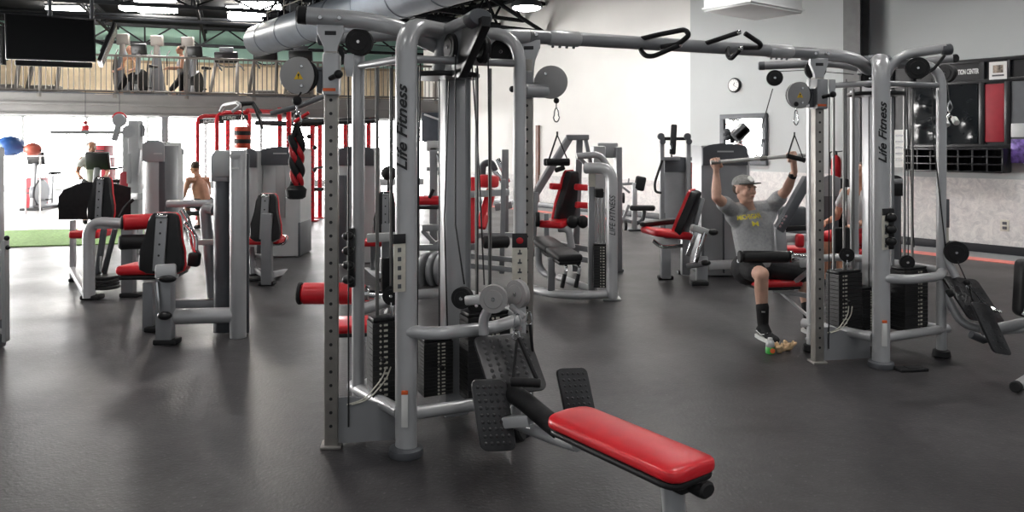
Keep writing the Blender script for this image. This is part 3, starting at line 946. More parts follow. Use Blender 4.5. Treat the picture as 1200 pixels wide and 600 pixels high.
# --- left tower: second adjustable column, towards the crossbar
t, L = TL, LL
R2 = Matrix.Rotation(-0.1, 3, 'Z')
X2, Y2 = 0.092 + 0.557, 4.75 - 4.04
perforated_column(t, 0.095, 4.75, 2.16, R2)
bracket(t, L(X2 + .012, Y2 - .02, 2.205), R2)
c2 = MB().box(L(X2 - .01, Y2, 2.0), (0.10, 0.12, 0.17), R2, 0.012).build('carriage', 'grey', t)
MB().cyl(L(X2 - .01, Y2 - .05, 1.965), L(X2 + .13, Y2 - .02, 1.965), 0.045, 18, 0.006).build('pivot', 'silver', c2)
mb = MB(); mb.cyl(L(X2 - .05, Y2 - .06, 1.97), L(X2 - .085, Y2 - .075, 1.97), 0.012, 8); mb.ball(L(X2 - .09, Y2 - .08, 1.97), .02); mb.build('pull_knob', 'blackp', c2)
gp = MB().prism([(0.103 * math.cos(a * PI / 14), 0.103 * math.sin(a * PI / 14)) for a in range(28)], L(0.238 + .557, Y2 - .05, 2.015), V((1, -.1, 0)), UP, 0.012, 0.003).build('pulley_guard', 'plate', t)
MB().disc(L(0.24 + .557, Y2 - .025, 2.015), (.1, 1, 0), 0.1, 0.03, 28, 0.004).build('pulley_wheel', 'black', gp)
mb = MB()
for dz in (-.055, .05):
    mb.disc(L(.205 + .557, Y2 - .06, 2.015 + dz), (.1, 1, 0), 0.009, 0.012, 10, 0.002)
mb.build('bolt', 'chrome', gp)
mb = MB().box(L(.60, .225, .93), (0.085, 0.008, 0.28), None, .003)
mb.cur = 1; mb.box(L(.60, .224, 1.10), (0.085, 0.012, 0.08), None, .003)
mb.cur = 3; mb.ball(L(.60, .216, 1.10), (.02, .004, .018)); mb.cur = 2
for k in range(5):
    mb.box(L(.60, .220, .82 + k * .052), (.024, .004, .01)); mb.box(L(.60, .220, .832 + k * .052), (.008, .004, .02))
mb.build('instruction_placard', ['cream', 'ink', 'dgrey', 'redp'], t, 'pale placard on the side leg')
# front arm that points at the viewer
fa = MB().tube(fillet([L(.13, .40, 2.06), L(.17, .36, 2.28), L(.36, -.02, 2.295)], 0.10, 7), 0.038, 14).build('top_arm', 'grey', t)
ed = V((.19, -.38, .035)).normalized(); es, en = frame(ed)
c = L(.385, -.07, 2.285)
mb = MB(); mb.tube([c - ed * .06, c - ed * .05, c + ed * .02, c + ed * .03], [(.058, .040), (.068, .048), (.068, .048), (.060, .041)], 20, es); mb.build('end_cap', 'dgrey', fa)
MB().prism([(0, 0), (.30, .02), (.30, -.03), (.10, -.26), (.03, -.26)], L(.22, .25, 2.265), ed, UP, 0.02, 0.003).build('arm_gusset', 'dgrey', t)
MB().prism([(.16, -.02), (.42, -.02), (.42, -.07), (.12, -.28), (.06, -.28)], L(.24, .24, 2.27), ed, UP, 0.05, 0.004).build('arm_gusset', 'blackp', t)
pulley(t, L(.22, .20, 2.17), es, 0.075, 0.03)
pulley(t, L(.40, .14, 2.15), es, 0.075, 0.03)
pulley(t, L(.50, .42, 2.17), (.3, 1, 0), 0.075, 0.04)
for pts in ([(.25, .13, 2.12), (.25, .12, 1.2), (.3, .1, .88)], [(.43, .05, 2.12), (.44, .05, 1.0), (.44, .02, .86)]):
    MB().tube([L(*p) for p in pts], 0.0045, 6).build('cable', 'ink', t)
# low pulleys over the middle rail
Yr = 3.93
rb = MB().tube(fillet([P(567, 392, 3.98), P(566, 372, 3.98), P(580, 352, 3.96)], 0.06), 0.026, 12).build('pulley_post', 'silver', t)
pulley(t, P(578.5, 350, 3.9), (.15, 1, 0), 0.072, 0.035, 'plate')
pulley(t, P(606.5, 344.5, 3.95), (.75, .75, 0), 0.074, 0.035, 'plate')
pulley(t, P(542, 349, 4.12), (.3, 1, 0), 0.058, 0.04)
MB().bar(P(548, 352, 4.05), P(570, 350, 3.93), 0.05, 0.05, 0.01).build('pulley_arm', 'silver', t)
MB().bar(P(598, 358, 3.95), P(615, 372, 3.9), 0.025, 0.03, 0.008).build('pulley_arm', 'silver', t)
# accessory pegs on the rear leg
mb = MB(); mb.box(P(412, 302, 4.42), (0.04, 0.04, 0.34), None, 0.008)
for k in range(4):
    mb.ball(P(408, 277 + k * 17, 4.38), (.035, .03, .026))
mb.build('accessory_peg', 'blackp', t)

# --- right tower: upper arms, low row pulley, peg block
t, L = TRt, LRt
ra = MB().tube(fillet([L(.20, .42, 2.10), L(.30, .37, 2.33), L(.63, .27, 2.375)], 0.12, 7), 0.036, 14).build('top_arm', 'silver', t)
MB().cyl(P(1103, 59, 5.92), P(1116, 57.5, 5.90), 0.043, 18, 0.01).build('end_cap', 'dgrey', ra)
rb = MB().tube([P(1085, 72, 6.5), P(1117, 68.5, 6.4)], 0.034, 12).build('top_arm', 'grey', t)
MB().cyl(P(1116, 68.7, 6.42), P(1121, 68.2, 6.38), 0.036, 14, 0.006).build('end_cap', 'black', rb)
pulley(t, P(1075, 80, 5.95), (.3, 1, 0), 0.085, 0.05)
pulley(t, P(1109, 86, 6.3), (.9, .55, 0), 0.075, 0.05)
pulley(t, L(.10, .40, 2.15), (.2, 1, 0), 0.07, 0.04)
MB().tube([P(1107, 65, 5.9), P(1095, 80, 5.9), P(1078, 92, 5.95)], 0.012, 8).build('cable', 'ink', t)
MB().tube([P(1092, 92, 5.9), P(1094, 165, 5.9), P(1108, 290, 5.88)], 0.0055, 6).build('cable', 'ink', t)
pulley(t, P(1120, 295.5, 5.85), (.35, 1, 0), 0.085, 0.06)
MB().tube(fillet([P(1105, 284, 5.92), P(1108, 300, 5.9), P(1120, 325, 5.85)], 0.1), 0.03, 10).build('pulley_arm', 'silver', t)
mb = MB(); mb.box(P(1043, 268, 5.6), (.05, .04, .30), None, .01)
for k in range(3):
    mb.ball(P(1044, 255 + k * 14, 5.57), (.045, .03, .035))
mb.build('accessory_peg', 'blackp', t)
MB().box(P(1108.5, 250, 5.9), (.05, .012, .22), None, .003).build('instruction_placard', 'dgrey', t, 'dark placard on the side leg')
MB().box(P(1108.5, 275, 5.9), (.04, .010, .30), None, .003).build('instruction_placard', 'cream', t, 'pale placard below the dark one')

t = thing('cable_attachment', 'small chrome clip with two pale rollers hanging right of the farther tower', 'handle', P(1113, 140, 6.25))
MB().tube([P(1110, 93, 6.27), P(1112.5, 118, 6.25)], .004, 6).build('cable', 'ink', t)
m = MB()
m.tube([P(1112.5, 118, 6.25), P(1110, 126, 6.25), P(1113, 134, 6.25), P(1116, 126, 6.25), P(1112.8, 118, 6.25)], .008, 6)
m.build('carabiner', 'chrome', t)
m = MB(); m.tube([P(1113, 134, 6.25), P(1107, 142, 6.25)], .010, 6); m.tube([P(1113, 134, 6.25), P(1121, 140, 6.25)], .010, 6); m.build('yoke', 'chrome', t)
MB().tube([P(1106, 139, 6.25), P(1110, 147, 6.2)], .024, 10).build('roller', 'white', t)
MB().tube([P(1118, 139, 6.25), P(1121, 144, 6.2)], .024, 10).build('roller', 'white', t)

# ------------------------------------------------------------------ crossbar with pull-up grips
a0, a1 = V((-.30, 4.57, 2.295)), V((0.10, 4.73, 2.30))
b1 = V((2.26, 5.74, 2.315))
t = thing('crossover_bar', 'long silver overhead bar joining the two cable towers, with black pull-up grips', 'exercise bar', (a1 + b1) / 2)
cb = MB().tube([a1, b1], 0.044, 16).build('bar', 'grey', t)
MB().tube(fillet([a1, V((-.05, 4.67, 2.295)), V((-.33, 4.58, 2.22))], 0.12), 0.044, 16).build('bar_end', 'silver', t)
bd = (b1 - a1).normalized()
for q in (0.24, 2.03):
    p = a1 + bd * q
    o = MB().tube([p - bd * .10, p - bd * .09, p + bd * .11, p + bd * .12], [.044, .05, .05, .044], 16).build('sleeve', 'silver', t)
    mb = MB()
    for k in range(4):
        mb = MB(); mb.disc(p + bd * (-.07 + k * .05) - UP * 0.052, UP, 0.009, 0.02, 8, .002); mb.build('bolt', 'dgrey', o)
for pts, Ys in (([(741, 48), (770, 41), (803, 34.5), (808, 41), (795, 52), (775, 55)], (5.1, 5.0, 4.9, 4.88, 4.95, 5.1)),
                ([(751, 52), (751, 60), (757, 66), (766, 66), (797, 52.5)], (5.1, 5.05, 5.02, 5.0, 4.95)),
                ([(822, 52.5), (845, 45), (866, 38)], (5.3, 5.2, 5.1)),
                ([(873, 39), (892, 51.5), (890, 56), (872, 56)], (5.12, 5.15, 5.2, 5.4)),
                ([(853, 56), (853, 66), (857, 69), (868, 57)], (5.35, 5.3, 5.28, 5.2))):
    q = [P(x, y, Y) for (x, y), Y in zip(pts, Ys)]
    o = MB().tube(fillet(q, 0.04, 4), 0.0165, 10).build('pull_up_grip', 'black', t)
    mb = MB(); d = (q[-1] - q[-2]).normalized(); mb.ball(q[-1], .0175)
    mb.build('grip_end', 'chrome', o)

# ------------------------------------------------------------------ low row bench of the left tower
def studded_plate(parent, name, c, ux, uy, w, h, th, nx, ny, rad=0.035, sr=0.0115):
    ux, uy = V(ux).normalized(), V(uy).normalized()
    nz = ux.cross(uy)
    poly = []
    if parent is None:
        return
    for cx, cy, a0 in ((w/2-rad, h/2-rad, 0), (-w/2+rad, h/2-rad, 90), (-w/2+rad, -h/2+rad, 180), (w/2-rad, -h/2+rad, 270)):
        for k in range(5):
            a = math.radians(a0 + k * 22.5); poly.append((cx + rad * math.cos(a), cy + rad * math.sin(a)))
    mb = MB().prism(poly, c, ux, uy, th, 0.005)
    for i in range(nx):
        for j in range(ny):
            p = V(c) + ux * (w * 0.86 * ((i + .5) / nx - .5)) + uy * (h * 0.88 * ((j + .5) / ny - .5)) + nz * th / 2
            mb.ball(p, (sr, sr, sr * .55), Matrix((ux, uy, nz)).transposed(), 8, 5)
    return mb.build(name, 'pad', parent)


bf, bn = V((.245, 3.50, 0)), V((.70, 2.885, 0))
bdv = (bn - bf).normalized(); bs = V((-bdv.y, bdv.x, 0))        # bs points to the bench's right (screen right, away)
if bs.x < 0:
    bs = -bs
t = thing('low_row_bench', 'red padded rowing seat on a silver beam before the nearer cable tower', 'exercise bench', (bf + bn) / 2, 'rowing seats of the cable towers')


def bench_pad(parent, p, q, w, z, top='red'):
    """long padded seat from p to q, top height z; rounded, slightly crowned"""
    d = (q - p); ln = d.length; d.normalize(); s = V((-d.y, d.x, 0))
    def slab(z0, z1, w, ln0, ln1, crown, m, name):
        mb = MB(); n, k = 26, 13
        rings = []
        for i in range(n + 1):
            u = ln0 + (ln1 - ln0) * (0.5 - 0.5 * math.cos(PI * i / n))
            e = min(u - ln0, ln1 - u)
            rc = 0.06
            ww = w if e > rc else w - rc + math.sqrt(max(0, rc * rc - (rc - e) ** 2))
            hh = 1.0 if e > 0.03 else 0.55 + 0.45 * math.sqrt(max(0, 1 - (1 - e / 0.03) ** 2))
            ring = []
            for j in range(20):
                a = 2 * PI * j / 20
                cx = math.copysign(abs(math.cos(a)) ** 0.35, math.cos(a)); cz = math.copysign(abs(math.sin(a)) ** 0.45, math.sin(a))
                zz = (z0 + z1) / 2 + cz * (z1 - z0) / 2 * hh + (crown * (1 - cx * cx) if cz > 0 else 0)
                ring.append(p + d * u + s * (cx * ww) + UP * zz)
            rings.append(ring)
        vs = [v for r in rings for v in r]
        fs = []
        for i in range(n):
            for j in range(20):
                l = (j + 1) % 20
                fs.append((i*20+j, i*20+l, (i+1)*20+l, (i+1)*20+j))
        fs.append(tuple(range(20))); fs.append(tuple(n*20+j for j in range(19, -1, -1)))
        mb.add(vs, fs)
        return mb.build(name, m, parent, sharp=55)
    o = slab(z - 0.062, z - 0.01, w, 0, ln, 0.010, top, 'seat_pad')
    slab(z - 0.090, z - 0.056, w * 0.97, 0.01, ln - 0.01, 0, 'bvinyl', 'pad_base')
    return o


bench_pad(t, bf, bn, 0.135, 0.435)
lg = MB().tube([bn + bdv * -.10 + UP * .02, bn + bdv * -.13 + UP * .33], (.055, .035), 16, bs).build('leg', 'silver', t)
MB().box(bn + bdv * -.10 + UP * .015, (.2, .13, .03), Matrix((bs, -bdv, UP)).transposed(), .012).build('rubber_foot', 'black', lg)
mb = MB(); c = bn - bdv * .012 + UP * .325 + bs * .04
mb.tube([c - bdv * .04, c, c + bdv * .02, c + bdv * .028], [(.042, .03), (.045, .033), (.043, .031), (.034, .023)], 18, bs); mb.build('end_cap', 'black', t)
MB().bar(bf - bdv * .06 + UP * .325, bn - bdv * .05 + UP * .325, .07, .05, .01).build('seat_beam', 'blackp', t)
tw = V((-.13, 4.10, 0))
MB().tube(fillet([bf + UP * .32 - bdv * .04, bf - bdv * .12 + UP * .335, P(610, 466, 3.72), P(594, 458, 3.82)], .05), 0.047, 14).build('beam_sleeve', 'black', t)
MB().tube(fillet([bf + bdv * .08 + UP * .29, bf - bdv * .1 + UP * .27, tw + UP * .21], .1), 0.032, 12).build('beam', 'silver', t)
MB().bar(P(622, 492, 3.66), P(572, 496, 3.78), .055, .055, .008).build('pad_axle', 'silver', t)
mb = MB(); mb.cyl(P(597, 507, 3.98), P(612, 503, 3.96), .06, 16, .01); mb.build('rubber_foot', 'black', t)
MB().bar(P(604, 500, 3.97) , P(606, 470, 3.9), .05, .05, .008).build('beam_strut', 'silver', t)
# tilted foot plate and the two foot pads
fx = (P(629, 423, 3.92) - P(566, 430, 3.80)).normalized()
fy = (P(586, 391, 4.0) - P(609, 460, 3.83)).normalized()
studded_plate(t, 'foot_plate', P(597.5, 426, 3.89), fx, fy, .31, .315, .02, 6, 9)
studded_plate(t, 'foot_pad', P(578, 486, 3.72), V((1, .25, -.06)), V((-.17, .22, 1)), .175, .335, .03, 5, 9, .035, .010)
studded_plate(t, 'foot_pad', P(674.5, 459, 3.92), V((1, .3, -.05)), V((-.20, .22, 1)), .165, .24, .03, 5, 7, .03, .008)
MB().bar(P(640, 506, 3.60), P(676, 478, 3.96), .04, .04, .008).build('pad_axle', 'dgrey', t)

# ------------------------------------------------------------------ rowing station of the right tower
t = thing('low_row_bench', 'grey rowing beam with black foot pads beside the farther tower, cut by the right edge', 'exercise bench', G(1150, 430), 'rowing seats of the cable towers')
MB().tube(fillet([P(1104, 330, 5.93), P(1112, 352, 5.9), P(1126, 380, 5.85), P(1160, 388, 5.75), P(1215, 384, 5.6), P(1300, 380, 5.4)], .12, 6), .033, 12).build('beam', 'silver', t)
MB().tube([P(1150, 389, 5.72), P(1215, 376, 5.62)], .042, 12).build('beam_sleeve', 'grey', t)
studded_plate(t, 'foot_plate', P(1140, 351, 5.8), V((1, .1, -.12)), V((-.42, .5, 1)), .29, .36, .022, 7, 8, .03, .008)
studded_plate(t, 'foot_pad', P(1161, 385, 5.5), V((1, .1, -.18)), V((-.36, .2, 1)), .14, .38, .03, 3, 7, .03, .007)
MB().tube([P(1138, 392, 5.6), P(1152, 398, 5.6), P(1160, 396, 5.6)], .03, 10).build('pad_axle', 'dgrey', t)
MB().tube(fillet([P(1150, 352, 5.6), P(1162, 362, 5.55), P(1174, 366, 5.5)], .03), .012, 8).build('hand_grip', 'chrome', t)
mb = MB(); mb.cyl(P(1117, 342, 5.7), P(1110, 345, 5.72), .03, 12, .006); mb.build('adjust_knob', 'black', t)
bench_pad(t, P(1235, 372, 5.55) * 1 - UP * P(1235, 372, 5.55).z, P(1330, 372, 5.3) - UP * P(1330, 372, 5.3).z, .13, .46)
MB().tube([P(1325, 372, 5.3) - UP * (P(1325, 372, 5.3).z - .02), P(1325, 380, 5.3)], .04, 10).build('leg', 'silver', t)

# ------------------------------------------------------------------ lat pulldown seats at the back of each tower
def lat_seat(A, label, roller):
    A = V(A)
    def L(x, y, z=0.0):
        return A + V((x, y, z))
    t = thing('lat_pulldown_seat', label, 'exercise seat', L(-.45, 1.0), 'lat pulldown seats of the cable towers')
    MB().box(L(-.45, 1.04, .445), (.42, .32, .055), Matrix.Rotation(.15, 3, 'Z'), .025, 3).build('seat', 'red', t)
    MB().box(L(-.45, 1.04, .408), (.39, .29, .03), Matrix.Rotation(.15, 3, 'Z'), .012).build('seat_base', 'bvinyl', t)
    rr = .068 if roller == 'red' else .05
    rl = MB().cyl(L(-.78, .83, .69), L(-.37, .83, .69), rr, 24, .02).build('thigh_roller', roller, t)
    MB().cyl(L(-.80, .83, .69), L(-.775, .83, .69), rr + .002, 20, .006).build('roller_cap', 'black', rl)
    MB().tube([L(-.40, .83, .69), L(-.12, .78, .67)], .028, 12).build('roller_axle', 'chrome', t)
    MB().cyl(L(-.375, .83, .69), L(-.345, .83, .69), .05, 16, .006).build('collar', 'chrome', t)
    MB().bar(L(-.30, .80, .64), L(-.12, .74, .66), .06, .07, .01).build('roller_arm', 'silver', t)
    MB().bar(L(-.20, .74, .62), L(-.32, 1.0, .40), .035, .035).build('seat_strut', 'silver', t)
    MB().bar(L(-.45, 1.0, .38), L(-.15, .74, .36), .04, .04).build('seat_strut', 'grey', t)
    MB().bar(L(-.40, 1.0, .37), L(-.16, .74, .13), .025, .025).build('seat_strut', 'silver', t)
    ps = MB().tube([L(-.16, .72, .02), L(-.16, .72, .66)], .035, 14).build('post', 'silver', t)
    MB().box(L(-.16, .72, .012), (.2, .14, .024), None, .01).build('base_plate', 'grey', ps)
    return t


lat_seat((-0.557, 4.04, 0), 'red seat with a red thigh roller behind the left side of the nearer cable tower', 'red')
lat_seat((2.71, 5.64, 0), 'red seat with a black thigh roller under the man in the cap', 'bvinyl')

# ------------------------------------------------------------------ things that hang from the towers
def carabiner(mb, top, h, w=0.016):
    top = V(top)
    pts = []
    for k in range(16):
        a = 2 * PI * k / 16
        pts.append(top + V((w * math.cos(a) * (1.2 if math.sin(a) < 0 else .8), 0, -h / 2 + h / 2 * math.sin(a))))
    mb.tube(pts, 0.0045, 6, V((0, 1, 0)), True)


def stirrup(label, ball, hook_h, apex, gl, gr, Y, droop=None):
    t = thing('stirrup_handle', label, 'handle', gl.lerp(gr, .5), 'single grip cable handles')
    mb = MB(); mb.ball(ball, .018); mb.build('cable_stop', 'black', t)
    mb = MB(); mb.tube([ball - UP * .012, ball - UP * .05], .004, 6); carabiner(mb, ball - UP * .045, hook_h); mb.build('carabiner', 'chrome', t)
    mb = MB(); mb.tube([apex + UP * .02, apex], .006, 8)
    mb.tube([apex, gl.lerp(gr, .05)], .006, 6); mb.tube([apex, gl.lerp(gr, .95)], .004, 6); mb.build('strap', 'black', t)
    g = (gr - gl).normalized()
    mb = MB(); mb.tube([gl - g * .004, gl, gl + g * .01, gr - g * .01, gr, gr + g * .004], [.012, .02, .0175, .0175, .02, .012], 14); mb.build('grip', 'black', t)
    return t


stirrup('black single grip handle hanging below the round guard left of the white wall', P(652, 118, 4.68), .085, P(653, 158, 4.68), P(641, 190, 4.68), P(667, 189, 4.68), 4.68)
stirrup('black single grip handle hanging just before the left hand of the man in the cap', P(933, 122, 5.68), .11, P(931, 158, 5.68), P(922, 182.5, 5.68), P(943, 188, 5.68), 5.68)

# triceps rope on the left carriage
t = thing('triceps_rope', 'thick red and black braided rope hanging at the left of the nearer tower', 'rope', P(348, 228, 4.08))
mb = MB(); mb.ball(P(348, 118, 4.08), .026); mb.build('cable_stop', 'black', t)
MB().tube([P(353, 108, 4.08), P(348, 116, 4.08)], .005, 6).build('cable', 'ink', t)
mb = MB(); mb.tube([P(348, 124, 4.08), P(348, 134, 4.08)], .006, 6); carabiner(mb, P(348, 130, 4.08), .075, .022); mb.build('carabiner', 'chrome', t)
for i, (x0, x1) in enumerate(((343.5, 345.5), (352, 350.5))):
    for ph, mm in ((0, 'redp'), (PI, 'black')):
        pts = []
        for k in range(33):
            u = k / 32
            a = u * 4 * PI + ph + i
            c = P(x0 + (x1 - x0) * u, 160 + 58 * u, 4.08 + .01 * i)
            pts.append(c + V((math.cos(a) * .011, math.sin(a) * .011, 0)))
        MB().tube(pts, .0145 if mm == 'redp' else .0185, 10).build('rope_strand', mm, t)
for x in (343, 353):
    MB().tube([P(348, 147, 4.08), P(x, 163, 4.08)], .016, 10).build('strand_neck', 'black', t)
mb = MB(); mb.lathe([(.035, -.01), (.050, .0), (.056, .04), (.034, .062)], P(347, 231, 4.08), UP, 18); mb.build('rope_end', 'black', t)

# rowing handle on the low pulley of the left tower
t = thing('row_handle', 'black rowing handle hooked before the studded foot plate of the nearer tower', 'handle', P(616, 447, 3.72))
mb = MB(); carabiner(mb, P(606.5, 368, 3.8), .10, .02); carabiner(mb, P(605, 387, 3.78), .05, .018); mb.build('carabiner', 'chrome', t)
MB().tube([P(606, 398, 3.78), P(601, 444, 3.7)], .007, 8).build('strap', 'black', t)
MB().tube([P(608, 396, 3.78), P(629, 444, 3.7)], .011, 8).build('strap', 'black', t)
MB().cyl(P(598, 447, 3.7), P(634, 449, 3.69), .022, 16, .005).build('grip', 'black', t)
t = thing('tricep_strap', 'small chrome clip and black strap hooked at the right of the low grey pulleys', 'handle', P(621, 385, 3.95))
mb = MB(); carabiner(mb, P(620, 366, 3.95), .07, .016); mb.build('carabiner', 'chrome', t)
MB().tube([P(621, 380, 3.95), P(624, 410, 3.97), P(628, 440, 4.0)], .008, 8).build('strap', 'black', t)

# rowing strap on the right tower
t = thing('row_handle', 'black rowing strap with a chrome hook at the farther tower', 'handle', P(1140, 330, 5.7))
MB().tube([P(1122, 306, 5.8), P(1133, 330, 5.75)], .005, 6).build('cable', 'ink', t)
mb = MB(); mb.ball(P(1133, 331, 5.75), .025); mb.build('cable_stop', 'black', t)
mb = MB(); mb.tube([P(1135, 335, 5.74), P(1148, 352, 5.65)], .007, 6); mb.tube([P(1135, 335, 5.74), P(1140, 353, 5.65)], .007, 6); carabiner(mb, P(1135, 331, 5.74), .05, .018); mb.build('carabiner', 'chrome', t)

# lat bar held by the man
t = thing('lat_bar', 'long straight chrome bar held over his head by the man in the cap', 'exercise bar', P(890, 185, 6.5))
p, q = P(833, 190.5, 6.49), P(944, 181.5, 6.5)
br = MB().cyl(p, q, .0165, 14, .004).build('bar', 'bar', t)
MB().tube([p, p.lerp(q, .10)], .0185, 12).build('bar_grip', 'steel', br)
c = p.lerp(q, .55)
mb = MB(); mb.tube([P(905.5, 104, 6.33), c + UP * .30], .0045, 6); mb.build('cable', 'ink', t)
mb = MB(); carabiner(mb, c + UP * .30, .16, .022); carabiner(mb, c + UP * .16, .15, .02); mb.build('carabiner', 'dgrey', t)
mb = MB(); mb.tube([c - (q - p).normalized() * .03, c + (q - p).normalized() * .03], .022, 12); mb.build('swivel', 'steel', br)
# ------------------------------------------------------------------ selector machines
FX, FY_ = V((1, 0, 0)), V((0, 1, 0))
I3 = Matrix.Identity(3)
SEATS = 'seats of the selector machines'


def rubber_foot(par, px, py, w=.17, d=.11, h=.045):
    g = G(px, py)
    MB().box(g + V((0, d / 2, h / 2)), (w, d, h), None, .012).build('rubber_foot', 'black', par)


def hour_back(par, c, ux, uy, w, h, th, spine=True, m='bvinyl', edge='red', holes=5, name='backrest'):
    """waisted back pad: c centre, ux across, uy up, seen from behind on the -normal side"""
    ux, uy = V(ux).normalized(), V(uy).normalized()
    uy = (uy - ux * uy.dot(ux)).normalized()
    half = [(-.30, -.5), (.30, -.5), (.47, -.44), (.5, -.32), (.47, -.14), (.37, .12), (.33, .34), (.30, .45), (.22, .5)]
    poly = [(x * w, y * h) for x, y in half[1:]] + [(-x * w, y * h) for x, y in reversed(half[1:])]
    n = ux.cross(uy)               # towards the viewer
    o = MB().prism(poly, c, ux, uy, th, th * .3).build(name, m, par)
    MB().prism([(x * 1.03, y * 1.02) for x, y in poly], V(c) - n * th * .5, ux, uy, th * .36, th * .14).build('red_upholstery', edge, o, 'red upholstery')
    if spine:
        R = Matrix((ux, uy, n)).transposed()
        MB().box(V(c) + n * (th / 2 + .012), (w * .25, h * .9, .02), R, .006).build('spine_plate', 'grey', o)
        MB().box(V(c) + n * (th / 2 + .014) + uy * h * .44, (w * .27, h * .06, .028), R, .008).build('spine_cap', 'chrome', o)
        mb = MB()
        for k in range(holes):
            mb.disc(V(c) + n * (th / 2 + .023) + uy * h * (.34 - .72 * k / max(1, holes - 1)), n, .009, .003, 10, 0)
        mb.build('spine_hole', 'ink', o)
    return o


def stack_tower(par, x0, x1, yt, yb, Y, depth, body='light', head='dgrey', foot='dgrey', mark=True, name='stack_cover'):
    """covered weight stack: rounded front, arched head; pixel box at depth Y"""
    a, b = P(x0, yb, Y), P(x1, yb, Y)
    w = b.x - a.x; zt = Z(yt, Y); c = V(((a.x + b.x) / 2, Y, 0))
    def plan(k, bulge):
        pts = []
        for i in range(11):
            u = -1 + 2 * i / 10
            pts.append((u * w / 2 * k, -bulge * (1 - u * u)))
        return pts + [(w / 2 * k, depth), (-w / 2 * k, depth)]
    o = MB().prism(plan(1, .05), c + UP * (zt * .5), FX, FY_, zt * .98, .012).build(name, body, par)
    # arched head cap
    arc = [(w / 2 * math.cos(PI * i / 12), .07 * math.sin(PI * i / 12)) for i in range(13)]
    MB().prism(arc + [(-w / 2, -.20), (w / 2, -.20)], c + V((0, -.035, zt - .06)), FX, UP, .05, .008).build('head_panel', head, o)
    MB().box(c + V((0, depth * .5, zt * .16)), (w * 1.01, depth + .02, zt * .31), None, .01).build('lower_panel', foot, o)
    if mark:
        MB().box(c + V((0, -.064, zt - .09)), (w * .36, .004, .018)).build('head_emblem', 'light', o)
    return o


# --- foremost machine on the left: red seat seen from behind
t = thing('curl_machine', 'nearest machine on the left, red seat with a waisted black back seen from behind', 'exercise machine', G(192, 404), SEATS)
Y = 6.32
hour_back(t, P(191, 285, Y), V((1, -.10, 0)), V((.04, .12, 1)), .385, .50, .06)
MB().box(P(181, 314, Y + .28) - UP * .0, (.50, .42, .08), Matrix.Rotation(.12, 3, 'Z') @ Matrix.Rotation(-.06, 3, 'X'), .035, 4).build('seat', 'red', t)
MB().box(P(181, 321, Y + .28), (.46, .38, .04), Matrix.Rotation(.12, 3, 'Z'), .015).build('seat_base', 'bvinyl', t)
MB().bar(P(194, 322, Y - .02), P(194, 404, Y - .02), .13, .10, .012).build('seat_post', 'grey', t)
MB().bar(P(194, 318, Y - .12), P(198, 318, Y + .15), .16, .12, .02).build('seat_bracket', 'silver', t)
MB().ball(P(196, 327, Y - .15), (.075, .03, .03)).build('adjust_knob', 'blackp', t); MB().ball(P(193, 370, Y - .12), (.06, .04, .035)).build('adjust_knob', 'blackp', t)
MB().bar(P(184, 330, Y - .08), P(187, 368, Y - .1), .02, .02).build('adjust_strut', 'chrome', t)
rubber_foot(t, 192, 405, .19, .13, .045)
MB().bar(P(175, 330, 6.75), P(175, 388, 6.75), .09, .08, .01).build('rear_post', 'grey', t)
rubber_foot(t, 176, 390, .12, .1)
MB().tube([P(199, 371, Y + .02), P(272, 369, 6.5)], .066, 16).build('base_beam', 'silver', t)
MB().bar(P(203, 357, 6.75), P(256, 356, 6.75), .08, .09, .012).build('base_beam', 'grey', t)
# tower
w_ = stack_tower(t, 250, 270, 177, 393, 6.62, .42, 'dgrey', 'silver', 'dgrey', False)
c = P(279, 300, 6.50)
mb = MB(); zt = Z(176, 6.5)
mb.prism([(.068 * math.cos(a * PI / 12) , .068 * math.sin(a * PI / 12)) for a in range(12, 25)] + [(.068, .34), (-.068, .34)], V((c.x, c.y, zt / 2)), V((.94, .34, 0)), V((-.34, .94, 0)), zt, .01); mb.build('tower_column', 'silver', t)
MB().prism([(.05 * math.cos(a * PI / 12), -.04 * math.sin(a * PI / 12)) for a in range(13)], V((c.x, c.y - .066, zt - .035)), FX, UP, .006, .001).build('scooped_top', 'light', t)
MB().box(V((c.x - .15, 6.6, zt - .115)), (.15, .12, .23), None, .02).build('top_cover', 'light', t)
MB().box(V((c.x + .078 - .07, c.y + .20, zt / 2)), (.03, .30, zt * .97), rot_from(V((.94, .34, 0)), UP), .01).build('side_panel', 'dgrey', t)
mb = MB(); mb.box(V((c.x, c.y - .068, Z(197, 6.5))), (.06, .003, .012)); mb.build('head_emblem', 'white', t)
# arms
MB().tube(fillet([P(250, 352, 6.85), P(245, 300, 6.85), P(240, 243, 6.85), P(252, 246, 6.8)], .2), .05, 12).build('lever_frame', 'grey', t)
MB().tube([P(196, 239, 6.95), P(250, 238, 6.95)], .032, 12).build('lever_bar', 'silver', t)
MB().bar(P(232, 284, 6.75), P(256, 283, 6.7), .05, .05, .01).build('lever_bracket', 'light', t)
MB().tube(fillet([P(213, 246, 6.7), P(222, 262, 6.7), P(226, 290, 6.62), P(233, 300, 6.6)], .1), .026, 10).build('lever_arm', 'chrome', t)
MB().tube(fillet([P(217, 262, 6.65), P(230, 276, 6.62), P(228, 312, 6.6)], .1), .022, 10).build('lever_arm', 'chrome', t)
MB().box(P(227.5, 304, 6.58), (.10, .08, .12), Matrix.Rotation(.1, 3, 'Y'), .025, 3).build('hand_pad', 'black', t)

